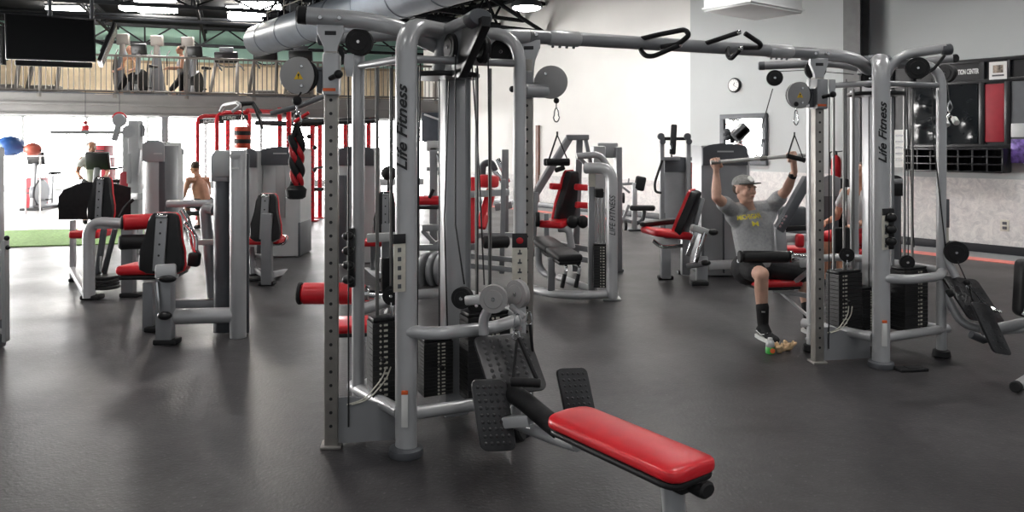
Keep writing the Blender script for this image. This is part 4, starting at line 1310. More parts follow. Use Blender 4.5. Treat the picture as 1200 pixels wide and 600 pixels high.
# --- leg curl behind it, with roller pads and a black shield
t = thing('leg_curl_machine', 'machine with a red and a black roller pad behind the nearest seat on the left', 'exercise machine', G(118, 352), SEATS)
Y = 8.15
MB().tube(fillet([G(104, 351) + UP * .02, P(104, 259, Y), P(146, 262, Y + .1)], .22, 7), (.075, .055), 16, V((0, 1, 0))).build('front_arch', 'silver', t)
rubber_foot(t, 104, 352, .2, .14)
MB().bar(P(110, 263, Y), P(146, 263, Y + .1), .09, .085, .012).build('front_beam', 'silver', t)
MB().bar(P(151, 262, Y + .1), P(151, 347, 8.3), .13, .10, .012).build('front_post', 'grey', t)
rubber_foot(t, 150, 349, .2, .13)
rl = MB().cyl(P(143, 261, 8.0), P(182, 259, 8.15), .082, 24, .02).build('thigh_roller', 'red', t)
MB().cyl(P(141, 261, 7.99), P(146, 261, 8.01), .07, 18, .01).build('roller_cap', 'black', rl)
rl = MB().cyl(P(139, 284, 7.95), P(173, 283, 8.1), .078, 24, .02).build('ankle_roller', 'bvinyl', t)
hour_back(t, P(119, 233, 8.75), V((1, -.05, 0)), V((.03, .1, 1)), .30, .50, .07)
MB().box(P(108, 273, 8.95), (.34, .4, .09), None, .03, 3).build('seat', 'red', t)
MB().prism([(-.43, -.22), (.43, -.22), (.43, .17), (.15, .235), (-.15, .235), (-.37, .14), (-.43, .06)], P(111, 236, 9.35), V((1, .05, 0)), UP, .03, .012).build('guard_panel', 'black', t)
MB().bar(P(85.5, 258, 9.25), P(85.5, 328, 9.25), .055, .055, .008).build('rear_post', 'silver', t)
rubber_foot(t, 85, 331, .11, .11)
MB().bar(P(85, 316, 9.2), P(100, 342, 8.2), .07, .07, .01).build('base_rail', 'silver', t)
mb = MB()
for k in range(4):
    mb.disc(P(124, 336 - k * 4, 8.5), UP, .15 - .008 * (k % 2), .03, 28, .008)
mb.build('counterweight', 'stack', t)
mb = MB(); mb.bar(P(122, 268, 8.5), P(113, 330, 8.6), .05, .06); mb.bar(P(135, 268, 8.5), P(122, 320, 8.6), .04, .05); mb.build('lever_frame', 'dgrey', t)
MB().tube([P(118, 318, 8.5), P(118, 300, 8.5)], .015, 8).build('lever_pin', 'chrome', t)
MB().tube(fillet([P(136, 262, 8.4), P(146, 243, 8.4), P(156, 234, 8.4)], .05), .018, 8).build('hand_grip', 'black', t)
# its tower and slim post
t = thing('weight_tower', 'tall pale covered weight tower left of the nearest silver tower', 'exercise machine', P(182, 300, 9.6) - UP * P(182, 300, 9.6).z, 'weight towers')
stack_tower(t, 169, 195, 165, 318, 9.6, .45, 'light', 'silver', 'light', False)
MB().box(P(185, 180, 9.53), (.10, .01, .012)).build('head_emblem', 'white', t)
MB().box(P(198, 240, 9.75), (.08, .4, 1.5), None, .01).build('side_panel', 'dgrey', t)
t = thing('slim_post', 'slim pale vertical post between two weight towers on the left', 'exercise machine', P(210, 300, 10.4) - UP * P(210, 300, 10.4).z)
MB().box(V((P(210, 0, 10.4).x, 10.4, Z(174, 10.4) / 2)), (.085, .12, Z(174, 10.4)), None, .015).build('post_body', 'light', t)
MB().box(V((P(210, 0, 10.4).x, 10.4, Z(178, 10.4))), (.09, .125, .08), None, .012).build('post_cap', 'dgrey', t)
MB().box(V((P(210, 0, 10.4).x, 10.4, .012)), (.2, .25, .024), None, .008).build('base_plate', 'black', t)
# tall pulley station behind
t = thing('pulley_station', 'tall pale pulley station with jointed arms against the bright windows at left', 'exercise machine', G(150, 295), 'pulley stations against the windows')
Y = 11.6
MB().box(V((P(159, 0, Y).x, Y, 1.0)), (.17, .16, 2.0), None, .02).build('column', 'light', t)
MB().box(V((P(137, 0, Y).x, Y + .3, .96)), (.10, .1, 1.9), None, .015).build('column', 'light', t)
MB().bar(P(134, 165, Y), P(141, 139, Y), .08, .08, .02).build('upper_arm', 'silver', t)
mb = MB(); mb.disc(P(140, 141, Y - .06), FY_, .10, .04, 24, .006); mb.disc(P(152, 154, Y - .06), FY_, .10, .04, 24, .006); mb.build('arm_joint', 'silver', t)
MB().tube(fillet([P(160, 160, Y), P(160, 146, Y), P(168, 148, Y), P(167, 160, Y)], .08), .035, 10).build('upper_arm', 'grey', t)
MB().tube([P(60, 155, Y + .5), P(146, 155, Y + .2)], .03, 8).build('cross_tube', 'grey', t)
mb = MB(); mb.bar(P(151, 180, Y - .1), P(151, 215, Y - .1), .05, .04); mb.bar(P(164, 175, Y - .1), P(161, 205, Y - .1), .03, .04); mb.build('cable_carriage', 'silver', t)
MB().box(P(153, 215, Y + .2), (.32, .1, .36), None, .04).build('back_pad', 'wine', t, 'dark red pad')
MB().bar(P(141, 230, Y), P(165, 230, Y - .3), .1, .1, .02).build('lower_arm', 'light', t)

# --- machine right of the tower: red seat by the covered stack
t = thing('curl_machine', 'red seat with a black back before the covered stack, farther than the nearest machine', 'exercise machine', G(312, 334), SEATS)
Y = 8.95
hour_back(t, P(312, 255, Y), V((1, -.14, 0)), V((.07, .12, 1)), .37, .56, .07)
MB().box(P(311, 281, Y + .22), (.44, .42, .075), None, .03, 4).build('seat', 'red', t)
MB().bar(P(313, 250, Y - .07), P(313, 333, Y - .02), .12, .09, .01).build('seat_post', 'grey', t)
rubber_foot(t, 311, 335, .18, .12)
MB().tube(fillet([P(318, 287, Y), P(333, 286, Y), P(336, 279, Y), P(328, 272, Y + .1)], .04), .016, 8).build('hand_grip', 'chrome', t)
mb = MB(); mb.bar(P(294, 290, 9.3), P(296, 322, 9.2), .07, .1, .01); mb.bar(P(292, 312, 9.3), P(310, 322, 9.1), .06, .06, .01); mb.bar(P(292, 300, 9.4), P(309, 300, 9.2), .05, .05, .01); mb.build('base_frame', 'grey', t)
mb = MB(); mb.disc(P(299, 326, 9.3), UP, .13, .03); mb.disc(P(299, 320, 9.3), UP, .12, .03); mb.build('counterweight', 'stack', t)
MB().bar(P(318, 322, 9.0), P(336, 318, 10.2), .07, .07, .01).build('base_beam', 'silver', t)
for (x0, x1, yt, yb, Y, lb, em) in ((285.5, 302, 175, 300, 11.0, 'covered weight stack with a dark head, just right of the nearest silver tower', False),
                                    (307.5, 352, 172.5, 299, 11.2, 'widest pale covered weight stack with an arched dark head behind the red seat', True)):
    t = thing('weight_tower', lb, 'exercise machine', P(x0, 300, Y) - UP * P(x0, 300, Y).z, 'weight towers')
    o = stack_tower(t, x0, x1, yt, yb, Y, .6, 'light', 'dgrey', 'dgrey', em)
    MB().box(V((P(x1 - 3.5, 0, Y).x, Y + .3, Z(yt + 3, Y) / 2)), (.06, .62, Z(yt + 3, Y)), None, .015).build('side_cover', 'silver', t)
    if em:
        MB().box(V((P(330, 0, Y).x, Y - .06, .95)), (.14, .02, .75), None, .006).build('clear_window', 'plate', t)

t = thing('weight_tower', 'covered stack with a dark head seen left of the nearer lettered leg', 'exercise machine', P(418, 300, 10.6) - UP * P(418, 300, 10.6).z, 'weight towers')
stack_tower(t, 397, 439, 172, 306, 10.6, .5, 'light', 'dgrey', 'dgrey', False)
MB().box(V((P(401, 0, 10.5).x, 10.45, .62)), (.13, .12, 1.2), None, .02).build('side_cover', 'dgrey', t)
t = thing('press_machine', 'black backed seat glimpsed just left of the nearer lettered leg', 'exercise machine', G(452, 330), SEATS)
Y = 9.2
hour_back(t, P(452, 250, Y), V((1, .1, 0)), V((.04, .1, 1)), .30, .52, .08)
MB().box(P(446, 283, Y + .15), (.40, .40, .08), None, .03, 4).build('seat', 'red', t)
MB().bar(P(430, 279, Y - .2), P(466, 277, Y - .15), .11, .10, .015).build('cross_beam', 'light', t)
MB().bar(P(453, 262, Y - .06), P(453, 328, Y), .11, .09, .01).build('seat_post', 'grey', t)
rubber_foot(t, 453, 331, .17, .12)
MB().bar(P(438, 282, Y), P(438, 318, 9.9), .08, .08, .01).build('rear_post', 'grey', t)
MB().ball(P(456, 203, Y + .2), (.10, .09, .09)).build('head_roller', 'black', t)
MB().tube([P(456, 206, Y + .2), P(455, 228, Y + .08)], .02, 8).build('roller_stem', 'chrome', t)
MB().bar(P(446, 323, Y + .1), P(428, 316, 10.3), .07, .07, .01).build('base_beam', 'silver', t)

# --- column cut by the left edge of the photo
t = thing('weight_tower', 'silver tower cut off by the left edge of the photo', 'exercise machine', G(-8, 414), 'weight towers')
c = G(-14, 414) + V((-.12, 0, 0))
MB().bar(P(6, 300, 5.95), c + V((.1, .05, .85)), .03, .03).build('side_bracket', 'light', t); MB().bar(P(6, 390, 5.98), c + V((.1, .05, .2)), .03, .03).build('side_bracket', 'light', t)
MB().box(V((c.x, c.y + .1, .81)), (.25, .22, 1.62), None, .03).build('tower_column', 'silver', t)
MB().box(V((c.x, c.y + .1, .12)), (.26, .23, .24), None, .02).build('lower_panel', 'dgrey', t)
MB().bar(P(6, 281, 5.9), P(7, 400, 6.0), .03, .06, .006).build('side_rail', 'light', t)
MB().ball(P(8, 279, 5.9), .02).build('pull_knob', 'blackp', t); MB().ball(P(9, 290, 5.9), .018).build('pull_knob', 'blackp', t)

# ------------------------------------------------------------------ middle: cable bench (black pad, silver stack frame)
t = thing('cable_bench', 'black flat bench with two curved grips attached to a silver stack frame, in the middle', 'exercise machine', G(690, 350))
Y = 8.1
sf = MB().tube(fillet([G(717, 352) + UP * .03, P(717, 197, Y), P(686, 197, Y + .12)], .2, 7), (.075, .06), 16, V((0, 1, 0))).build('stack_frame', 'silver', t)
MB().box(G(717, 352) + UP * .012 + V((0, .05, 0)), (.19, .16, .024), None, .008).build('base_plate', 'light', sf)
text('LIFE FITNESS', 'lettering', P(718, 253, Y - .125), UP, V((-1, 0, 0)), .085, 'ink', sf, .3, .001, fit=.42)
MB().bar(P(693, 200, Y + .15), P(693, 345, Y + .15), .07, .09, .01).build('inner_post', 'grey', t)
MB().box(P(693.5, 210, Y + .08), (.075, .01, .16), None, .003).build('instruction_placard', 'cream', t)
weight_stack(t, (P(703, 0, Y + .1).x, Y + .12), .15, .2, .12, .56, I3)
for x in (700.5, 704, 708):
    MB().tube([P(x, 305, Y + .05), P(x, 225, Y + .05)], .009, 8).build('guide_rod', 'chrome', t)
MB().box(P(702, 226, Y + .08), (.09, .1, .1), None, .015).build('selector_block', 'black', t)
p, q = G(632, 345), V((0, 0, 0))
a = P(633, 280, 8.75); b = P(669, 303, 7.78)
d = (b - a); L_ = d.length; d.normalize(); s = V((d.y, -d.x, 0)).normalized()
nb = s.cross(d); R = Matrix((s, d, nb)).transposed()
for (u0, u1) in ((0, .58), (.585, 1.0)):
    m0 = a + d * (L_ * (u0 + u1) / 2)
    MB().box(m0, (.27, L_ * (u1 - u0), .075), R, .028, 4).build('bench_pad', 'bvinyl', t)
MB().box(a - nb * .05 + d * L_ * .5, (.24, L_ * .97, .04), R, .01).build('pad_base', 'blackp', t)
MB().bar(P(646, 302, 8.0), P(646, 340, 8.05), .075, .075, .01).build('bench_post', 'grey', t)
MB().tube(fillet([P(631, 290, 8.4), P(631, 312, 8.4), P(640, 322, 8.3), P(648, 322, 8.2)], .15), .04, 12).build('bench_brace', 'grey', t)
for x0, x1 in ((657, 659), (673, 677)):
    o = MB().tube(fillet([P(x0, 309, 7.9), P(x0 + 7, 311, 7.8), P(x0 + 5, 322, 7.8)], .05), .018, 8).build('curved_grip', 'chrome', t)
    MB().tube([P(x0 + 5, 321, 7.8), P(x0 + 1.5, 337, 7.8)], .022, 10).build('grip_sleeve', 'black', o)
MB().tube(fillet([P(618, 337, 8.35), P(650, 345, 8.0), P(690, 346, 7.95), P(714, 344, 8.1)], .3, 6), (.045, .055), 12, UP).build('base_rail', 'silver', t)
MB().tube([P(655, 325, 8.9), P(696, 340, 8.3)], .04, 12).build('base_rail', 'silver', t)

# --- chest press behind it
t = thing('chest_press', 'chest press with a red seat under a grey A shaped frame, in the middle', 'exercise machine', G(665, 318))
Y = 9.6
fr = MB()
fr.bar(P(663, 161, Y), P(690, 161, Y), .10, .07, .012); fr.bar(P(667, 162, Y), P(628, 226, Y - .2), .07, .09, .012); fr.bar(P(628, 225, Y - .2), P(624, 300, Y - .2), .07, .09, .012)
fr.bar(P(679, 162, Y + .1), P(674, 318, Y + .2), .085, .08, .012); fr.bar(P(686, 163, Y), P(694, 200, Y), .05, .07, .012)
fr.build('frame', 'grey', t)
MB().tube(fillet([P(676, 183, Y - .2), P(704, 181, Y - .2), P(712, 196, Y - .2)], .15), .04, 12).build('press_arm', 'silver', t)
MB().tube([P(676, 183, Y), P(690, 195, Y - .2)], .025, 8).build('press_arm', 'grey', t)
hour_back(t, P(665, 231, Y - .05), V((.62, .8, 0)), V((.20, -.12, 1)), .36, .66, .10, False)
MB().box(P(666, 268, Y - .1) + V((-.15, -.1, .08)), (.34, .42, .09), Matrix.Rotation(-.5, 3, 'Z'), .035, 4).build('seat', 'red', t)
for (x, y) in ((653, 218), (682, 219), (683, 240)):
    MB().bar(P(x - 8, y, Y - .25), P(x + 6, y + 1, Y - .1), .06, .08, .02).build('arm_pad', 'red', t)
for x in (671, 683):
    MB().ball(P(x, 260, Y - .35), (.07, .07, .08)).build('hand_pad', 'black', t)
MB().bar(P(637, 190, Y - .3), P(668, 190, Y - .3), .06, .09, .02).build('head_pad', 'black', t)
MB().bar(P(650, 200, Y - .3), P(662, 196, Y - .3), .06, .06, .02).build('hand_grip', 'black', t)
MB().tube(fillet([P(655, 268, Y - .3), P(666, 268, Y - .35), P(670, 290, Y - .3)], .15), .045, 12).build('seat_tube', 'silver', t)
mb = MB(); mb.bar(P(640, 250, Y - .3), P(641, 300, Y - .3), .06, .06); mb.bar(P(632, 283, Y), P(690, 292, Y - .1), .07, .07); mb.bar(P(652, 300, Y - .2), P(700, 306, Y), .06, .07); mb.build('lower_frame', 'grey', t)
MB().disc(P(630, 257, Y - .3), FX, .09, .05).build('weight_disc', 'black', t)
t = thing('weight_tower', 'double grey stack columns just behind the silver stack frame in the middle', 'exercise machine', G(713, 315), 'weight towers')
Y = 10.1
mb = MB(); mb.box(V((P(701, 0, Y).x, Y, Z(171, Y) / 2)), (.16, .3, Z(171, Y)), None, .02); mb.build('column', 'light', t)
mb = MB(); mb.box(V((P(723, 0, Y).x, Y - .1, Z(172, Y) / 2)), (.075, .3, Z(172, Y)), None, .02); mb.build('column', 'grey', t)
MB().bar(P(700, 176, Y), P(724, 176, Y), .08, .2, .02).build('top_bar', 'silver', t)
MB().box(V((P(712, 0, Y).x, Y - .05, .02)), (.36, .4, .04), None, .012).build('base_plate', 'grey', t)

# --- red padded machine seen through the near tower
t = thing('leg_press', 'red padded machine seen through the rods of the nearer cable tower', 'exercise machine', G(535, 330))
Y = 9.2
rl = MB().bar(P(484, 235, Y), P(530, 235, Y), .16, .11, .05).build('roller_pad', 'red', t)
MB().bar(P(484, 243, Y), P(530, 243, Y), .12, .04, .01).build('pad_base', 'bvinyl', t)
MB().bar(P(565, 212, Y + .1) + V((0, 0, .0)), P(579, 213, Y + .3), .20, .16, .05).build('head_pad', 'red', t)
MB().bar(P(556, 208, Y + .2), P(552, 285, Y - .1), .12, .09, .03, V((1, 0, 0))).build('back_pad', 'red', t)
MB().bar(P(576, 222, Y + .2), P(563, 268, Y - .1), .13, .08, .03, V((1, 0, 0))).build('back_pad', 'red', t)
MB().bar(P(549, 228, Y), P(597, 225, Y), .07, .08, .012).build('cross_beam', 'silver', t)
rl = MB().cyl(P(566, 284, Y - .3), P(596, 283, Y - .2), .075, 20, .02).build('leg_roller', 'bvinyl', t)
mb = MB(); mb.bar(P(495, 267, Y), P(530, 266, Y), .08, .08, .012); mb.bar(P(495, 270, Y), P(512, 288, Y), .05, .05); mb.bar(P(530, 272, Y), P(506, 290, Y), .06, .05); mb.bar(P(485, 290, Y), P(560, 289, Y), .07, .07); mb.bar(P(550, 276, Y), P(620, 275, Y), .05, .06); mb.bar(P(550, 300, Y), P(620, 306, Y - .3), .05, .06); mb.bar(P(550, 311, Y - .2), P(620, 318, Y - .4), .05, .06)
mb.bar(P(590, 210, Y), P(588, 320, Y), .06, .08); mb.bar(P(488, 245, Y), P(488, 322, Y), .07, .08); mb.build('frame', 'grey', t)
for x, yy in ((500, 318), (512, 316), (521, 315)):
    MB().disc(P(x, yy, Y - .2), V((1, -.5, 0)), .22, .06, 28, .012).build('weight_plate', 'grey', t)
MB().tube([P(503, 232, Y - .2), P(508, 222, Y - .2)], .02, 8).build('hand_grip', 'black', t)
t = thing('smith_rack', 'grey upright frame behind the near tower, with a pale cross head', 'exercise machine', G(512, 300))
Y = 12
mb = MB(); mb.bar(P(508, 172, Y), P(508, 295, Y), .12, .12, .015); mb.bar(P(521, 172, Y), P(521, 295, Y), .12, .12, .015); mb.build('upright', 'grey', t)
MB().bar(P(500, 171, Y), P(527, 171, Y), .12, .16, .02).build('cross_head', 'light', t)
mb = MB(); mb.bar(P(512, 180, Y - .1), P(518, 200, Y - .1), .04, .04); mb.bar(P(520, 178, Y - .1), P(514, 205, Y - .1), .04, .04); mb.build('linkage', 'chrome', t)
MB().bar(P(500, 198, Y), P(530, 198, Y), .06, .06, .01).build('cross_bar', 'grey', t)
t = thing('wall_screen', 'dark blue grey screen beneath the mezzanine behind the near tower', 'panel', P(511, 165, 20))
MB().box(P(511, 149, 20), (.75, .06, .76), None, .01).build('panel_face', mat('slate_panel', (.05, .06, .075), .5), t)
MB().bar(P(497, 134, 19.9), P(520, 142, 19.9), .05, .05).build('panel_trim', 'light', t)
mb = MB(); mb.box(P(511, 220, 20.05), (.08, .05, 2.6)); mb.build('panel_post', 'dgrey', t)

# levers glimpsed right of the red pads
t = thing('lever_machine', 'chrome lever arms seen between the near tower columns and the white wall', 'exercise machine', G(590, 285))
Y = 11
mb = MB(); mb.bar(P(583, 186, Y), P(596, 214, Y), .07, .07, .01); mb.bar(P(577, 197, Y), P(595, 220, Y), .07, .07, .01); mb.build('lever_arm', 'chrome', t)
MB().tube(fillet([P(565, 205, Y), P(566, 192, Y), P(576, 190, Y), P(580, 200, Y)], .12), .05, 10).build('lever_hoop', 'dgrey', t)
mb = MB(); mb.bar(P(592, 175, Y), P(592, 285, Y), .1, .1, .015); mb.bar(P(580, 243, Y), P(600, 240, Y), .08, .1); mb.build('frame', 'grey', t)

# --- preacher bench by the white wall
t = thing('ab_bench', 'small black padded bench with an upright pad by the white wall', 'exercise bench', G(748, 270))
Y = 14.4
MB().box(P(750, 215, Y), (.20, .10, .27), Matrix.Rotation(.2, 3, 'Y'), .04, 3).build('upright_pad', 'bvinyl', t)
MB().bar(P(738, 243.5, Y), P(768, 244, Y - .1), .22, .10, .04).build('seat_pad', 'bvinyl', t)
MB().bar(P(743.5, 214, Y), P(743.5, 269, Y), .09, .09, .01).build('post', 'silver', t)
MB().tube(fillet([P(755, 247, Y), P(753, 259, Y), P(745, 262, Y)], .1), .04, 10).build('brace', 'dgrey', t)
mb = MB(); mb.bar(P(727, 216, Y), P(742, 215, Y), .05, .05); mb.bar(P(728, 218, Y), P(738, 226, Y), .04, .04); mb.bar(P(728, 262, Y), P(737, 240, Y), .05, .05); mb.bar(P(727, 256, Y), P(740, 260, Y), .06, .06); mb.bar(P(737, 209, Y), P(736, 216, Y), .03, .03); mb.build('lever_frame', 'grey', t)
mb = MB(); mb.disc(P(730, 232, Y), FX, .1, .05); mb.disc(P(733, 264, Y), FX, .1, .05); mb.build('weight_disc', 'black', t)
MB().box(G(743, 270) + UP * .02, (.25, .3, .04), None, .01).build('base_plate', 'dgrey', t)

# --- twin column pulley tower by the corner of the grey paint
t = thing('pulley_station', 'grey twin post pulley tower by the corner of the white and grey walls', 'exercise machine', G(790, 272), 'pulley stations against the wall')
Y = 13.3
for x in (775.5, 806.5):
    MB().bar(P(x, 157, Y), P(x, 268, Y), .075, .09, .012).build('column', 'grey', t)
    mb = MB(); mb.disc(P(x - 1, 160, Y - .06), FY_, .06, .05); mb.disc(P(x + 1, 166, Y - .06), FY_, .05, .05); mb.build('pulley', 'dgrey', t)
MB().tube([P(776, 162.5, Y), P(806, 162.5, Y)], .03, 10).build('top_tube', 'black', t)
stack_tower(t, 778, 805, 184, 272, Y + .1, .35, 'grey', 'dgrey', 'dgrey', False)
MB().bar(P(776, 186, Y), P(820, 186, Y + .2), .1, .06, .01).build('cross_beam', 'grey', t)
MB().bar(P(788, 181, Y - .2), P(790, 146, Y - .1), .10, .07, .02).build('hanging_pad', 'black', t)
MB().bar(P(786, 168, Y - .2), P(787, 184, Y - .2), .03, .03).build('cable_hook', 'chrome', t)
MB().box(P(814, 207, Y + .3), (.15, .05, .50), None, .01).build('side_panel', mat('dull_red_panel', (.28, .03, .02), .5, 0, .5, 12), t, 'dull red panel')
MB().tube(fillet([P(776, 188, Y - .1), P(767, 215, Y - .1), P(768, 225, Y - .1), P(775, 226, Y - .1)], .08), .022, 8).build('strap', 'black', t)

# --- leg extension with red seat, left of the man
t = thing('leg_extension', 'red seat with a black back beside the dark weight stack, left of the man', 'exercise machine', G(800, 330), SEATS)
Y = 9.3
sx = V((1, .25, 0)).normalized()
MB().box(P(781, 273, Y), (.50, .46, .09), Matrix.Rotation(.25, 3, 'Z') @ Matrix.Rotation(.13, 3, 'Y'), .04, 4).build('seat', 'red', t)
MB().bar(P(752, 263, Y + .1), P(790, 259, Y + .35), .12, .07, .03).build('front_roller', 'bvinyl', t)
bx = V((.25, -1, 0)).normalized()
hour_back(t, P(806, 251, Y - .02), V((.45, .9, 0)), V((.33, -.16, 1)), .50, .60, .10, False, edge='red')
MB().bar(P(823, 232, Y - .1), P(812, 272, Y - .1), .05, .10, .01).build('spine_plate', 'grey', t)
MB().bar(P(780, 289, Y - .1), P(780, 326, Y - .1), .115, .10, .012).build('front_post', 'grey', t)
rubber_foot(t, 781, 328, .18, .12)
MB().bar(P(803, 280, Y + .2), P(803, 322, Y + .2), .10, .10, .012).build('middle_post', 'grey', t)
rubber_foot(t, 802, 322, .15, .11)
MB().bar(P(822, 300, Y - .15), P(822, 333, Y - .2), .13, .10, .012).build('rear_post', 'grey', t)
rubber_foot(t, 821, 335, .2, .12)
MB().tube(fillet([P(765, 282, Y - .3), P(775, 290, Y - .3), P(800, 288, Y - .3)], .1), .022, 8).build('hand_rail', 'chrome', t)
mb = MB(); mb.bar(P(817, 268, Y - .3), P(806, 300, Y - .3), .03, .05); mb.bar(P(826, 272, Y - .3), P(815, 308, Y - .35), .03, .05); mb.build('adjust_strut', 'chrome', t)
MB().bar(P(810, 266, Y - .3), P(834, 274, Y - .25), .09, .08, .02).build('seat_bracket', 'light', t)
MB().bar(P(806, 312, Y - .1), P(828, 308, Y - .3), .09, .07, .02).build('lower_bracket', 'grey', t)
MB().ball(P(836, 272, Y - .3), (.06, .05, .04)).build('adjust_knob', 'blackp', t); MB().ball(P(827, 308, Y - .4), (.06, .05, .035)).build('adjust_knob', 'blackp', t)
MB().bar(P(828, 311, Y - .1), P(872, 309, Y + .1), .10, .10, .015).build('base_beam', 'silver', t)
stack_tower(t, 822, 875, 169, 326, Y + .25, .5, 'grey', 'dgrey', 'dgrey', True)
MB().box(P(867, 250, Y + .6), (.12, .5, 1.55), None, .03).build('side_cover', 'silver', t)
mb = MB(); mb.bar(P(848, 250, Y + .15), P(848, 320, Y + .15), .015, .05); mb.build('tower_seam', 'dgrey', t)
c = P(866, 155, Y + .5)
hd = thing('camera_box', 'small tilted grey box on a neck atop the dark weight stack, before the mirror', 'device', P(860, 169, Y + .5))
MB().box(c, (.22, .2, .13), Matrix.Rotation(-.75, 3, 'Y'), .01).build('housing', 'grey', hd)
MB().box(c + V((.02, -.09, -.02)), (.19, .02, .1), Matrix.Rotation(-.75, 3, 'Y'), .004).build('front_face', 'grey', hd)
mb = MB(); mb.bar(P(858, 158, Y + .5), P(858, 168, Y + .5), .05, .05, .008); mb.bar(P(853, 158, Y + .5), P(862, 160, Y + .5), .06, .06, .01); mb.build('neck', 'blackp', hd)
mb = MB(); mb.ball(P(852, 154, Y + .5), .045); mb.ball(P(852, 161, Y + .5), .045); mb.build('clamp_knob', 'dgrey', hd)

# --- dark machines seen behind the right tower
t = thing('shoulder_press', 'dark angled frame machine right of the man, behind the farther tower', 'exercise machine', G(930, 330))
Y = 8.6
MB().bar(P(947, 208, Y), P(912, 270, Y), .13, .10, .015).build('angled_beam', 'dgrey', t)
MB().bar(P(913, 266, Y), P(917, 322, Y), .12, .10, .015).build('lower_beam', 'grey', t)
mb = MB()
for k in range(4):
    mb.disc(P(921 - 1.5 * k * 1.6, 253 + k * 4, Y - .06), FY_, .018, .02, 10)
mb.build('bolt', 'chrome', t)
MB().box(P(928, 254, Y + .25), (.30, .12, .24), None, .03, 3).build('back_pad', 'dgrey', t)
MB().bar(P(918, 280, Y), P(946, 278, Y), .08, .08, .012).build('cross_beam', 'silver', t)
MB().bar(P(906, 269, Y + .1), P(944, 267, Y + .1), .05, .06).build('cross_beam', 'black', t)
MB().box(P(937, 282, Y - .1), (.085, .1, .15), None, .03, 3).build('hand_pad', 'redp', t)
MB().box(P(920, 292, Y + .4), (.4, .3, .06), None, .02).build('seat', 'red', t)
MB().tube([P(917, 322, Y), P(950, 326, Y)], .04, 10).build('base_tube', 'silver', t)
MB().box(P(917, 321, Y) - UP * (P(917, 321, Y).z - .02), (.2, .2, .04), None, .01).build('base_plate', 'dgrey', t)
MB().bar(P(917, 318, Y), V((P(917, 318, Y).x, Y, .02)), .1, .1, .01).build('foot_post', 'dgrey', t)
t = thing('weight_tower', 'dark grey weight stack seen through the rods of the farther cable tower', 'exercise machine', G(972, 312), 'weight towers')
stack_tower(t, 960, 983, 206, 318, 9.9, .45, 'dgrey', 'grey', 'dgrey', False)
MB().box(V((P(987, 0, 10).x, 10.1, Z(209, 10) / 2)), (.10, .4, Z(209, 10)), None, .02).build('side_cover', 'blackp', t)
t = thing('fire_extinguisher', 'red fire extinguisher on the wall beyond the farther cable tower', 'fire extinguisher', W(S(985.5), .9, .1))
p = W(S(985.5), WZ(985, 208), .16)
MB().lathe([(0, 0), (.075, .005), (.08, .03), (.08, .30), (.06, .36), (.03, .39), (.02, .40)], p, UP, 18).build('cylinder', 'redp', t)
mb = MB(); mb.bar(p + UP * .40, p + UP * .47, .04, .04, .006); mb.bar(p + UP * .45, p + UP * .47 + WU * .14, .03, .02, .004); mb.build('valve', 'blackp', t)
MB().tube(fillet([p + UP * .44, p + UP * .46 - WU * .12, p + UP * .15 - WU * .10], .06), .012, 8).build('hose', 'black', t)
t = thing('weight_tower', 'black stack just right of the lettered leg of the farther tower', 'exercise machine', G(1047, 310), 'weight towers')
Y = 10.0
stack_tower(t, 1036, 1056, 206, 314, Y, .4, 'dgrey', 'blackp', 'blackp', False)
MB().bar(P(1040, 213, Y - .2), P(1060, 212, Y - .2), .05, .06, .01).build('cross_bar', 'grey', t)
t = thing('poster', 'white printed sheet at the left end of the black notice board', 'poster', W(S(1061), WZ(1061, 196), .12))
m = MB(); wbox(m, S(1051.5), S(1068.5), WZ(1060, 196), WZ(1060, 152), .121, .132); m.build('sheet', 'white', t)
m = MB()
for k in range(5):
    wbox(m, S(1054), S(1066), WZ(1060, 160 + k * 7), WZ(1060, 158 + k * 7), .132, .134)
m.build('printed_line', 'grey', t)

# --- seat cut by the right edge
t = thing('weight_bench', 'black padded bench seat cut off by the right edge of the photo', 'exercise bench', G(1222, 462))
Y = 5.35
MB().box(P(1213, 338, Y), (.26, .14, .40), Matrix.Rotation(.05, 3, 'Y'), .045, 4).build('back_pad', 'bvinyl', t)
MB().bar(P(1198, 364, Y - .05), P(1240, 372, Y), .06, .06, .01).build('seat_tube', 'silver', t)
MB().bar(P(1222, 340, Y + .05), P(1222, 461, 5.2), .08, .08, .01).build('post', 'silver', t)
o = MB().tube([G(1191, 459) + UP * .035, G(1240, 428) + UP * .04], .033, 14).build('base_tube', 'silver', t)
a_ = G(1191, 459) + UP * .035; b_ = G(1240, 428) + UP * .04
MB().cyl(a_ - (b_ - a_).normalized() * .03, a_ + (b_ - a_).normalized() * .02, .036, 16, .006).build('end_cap', 'black', o)

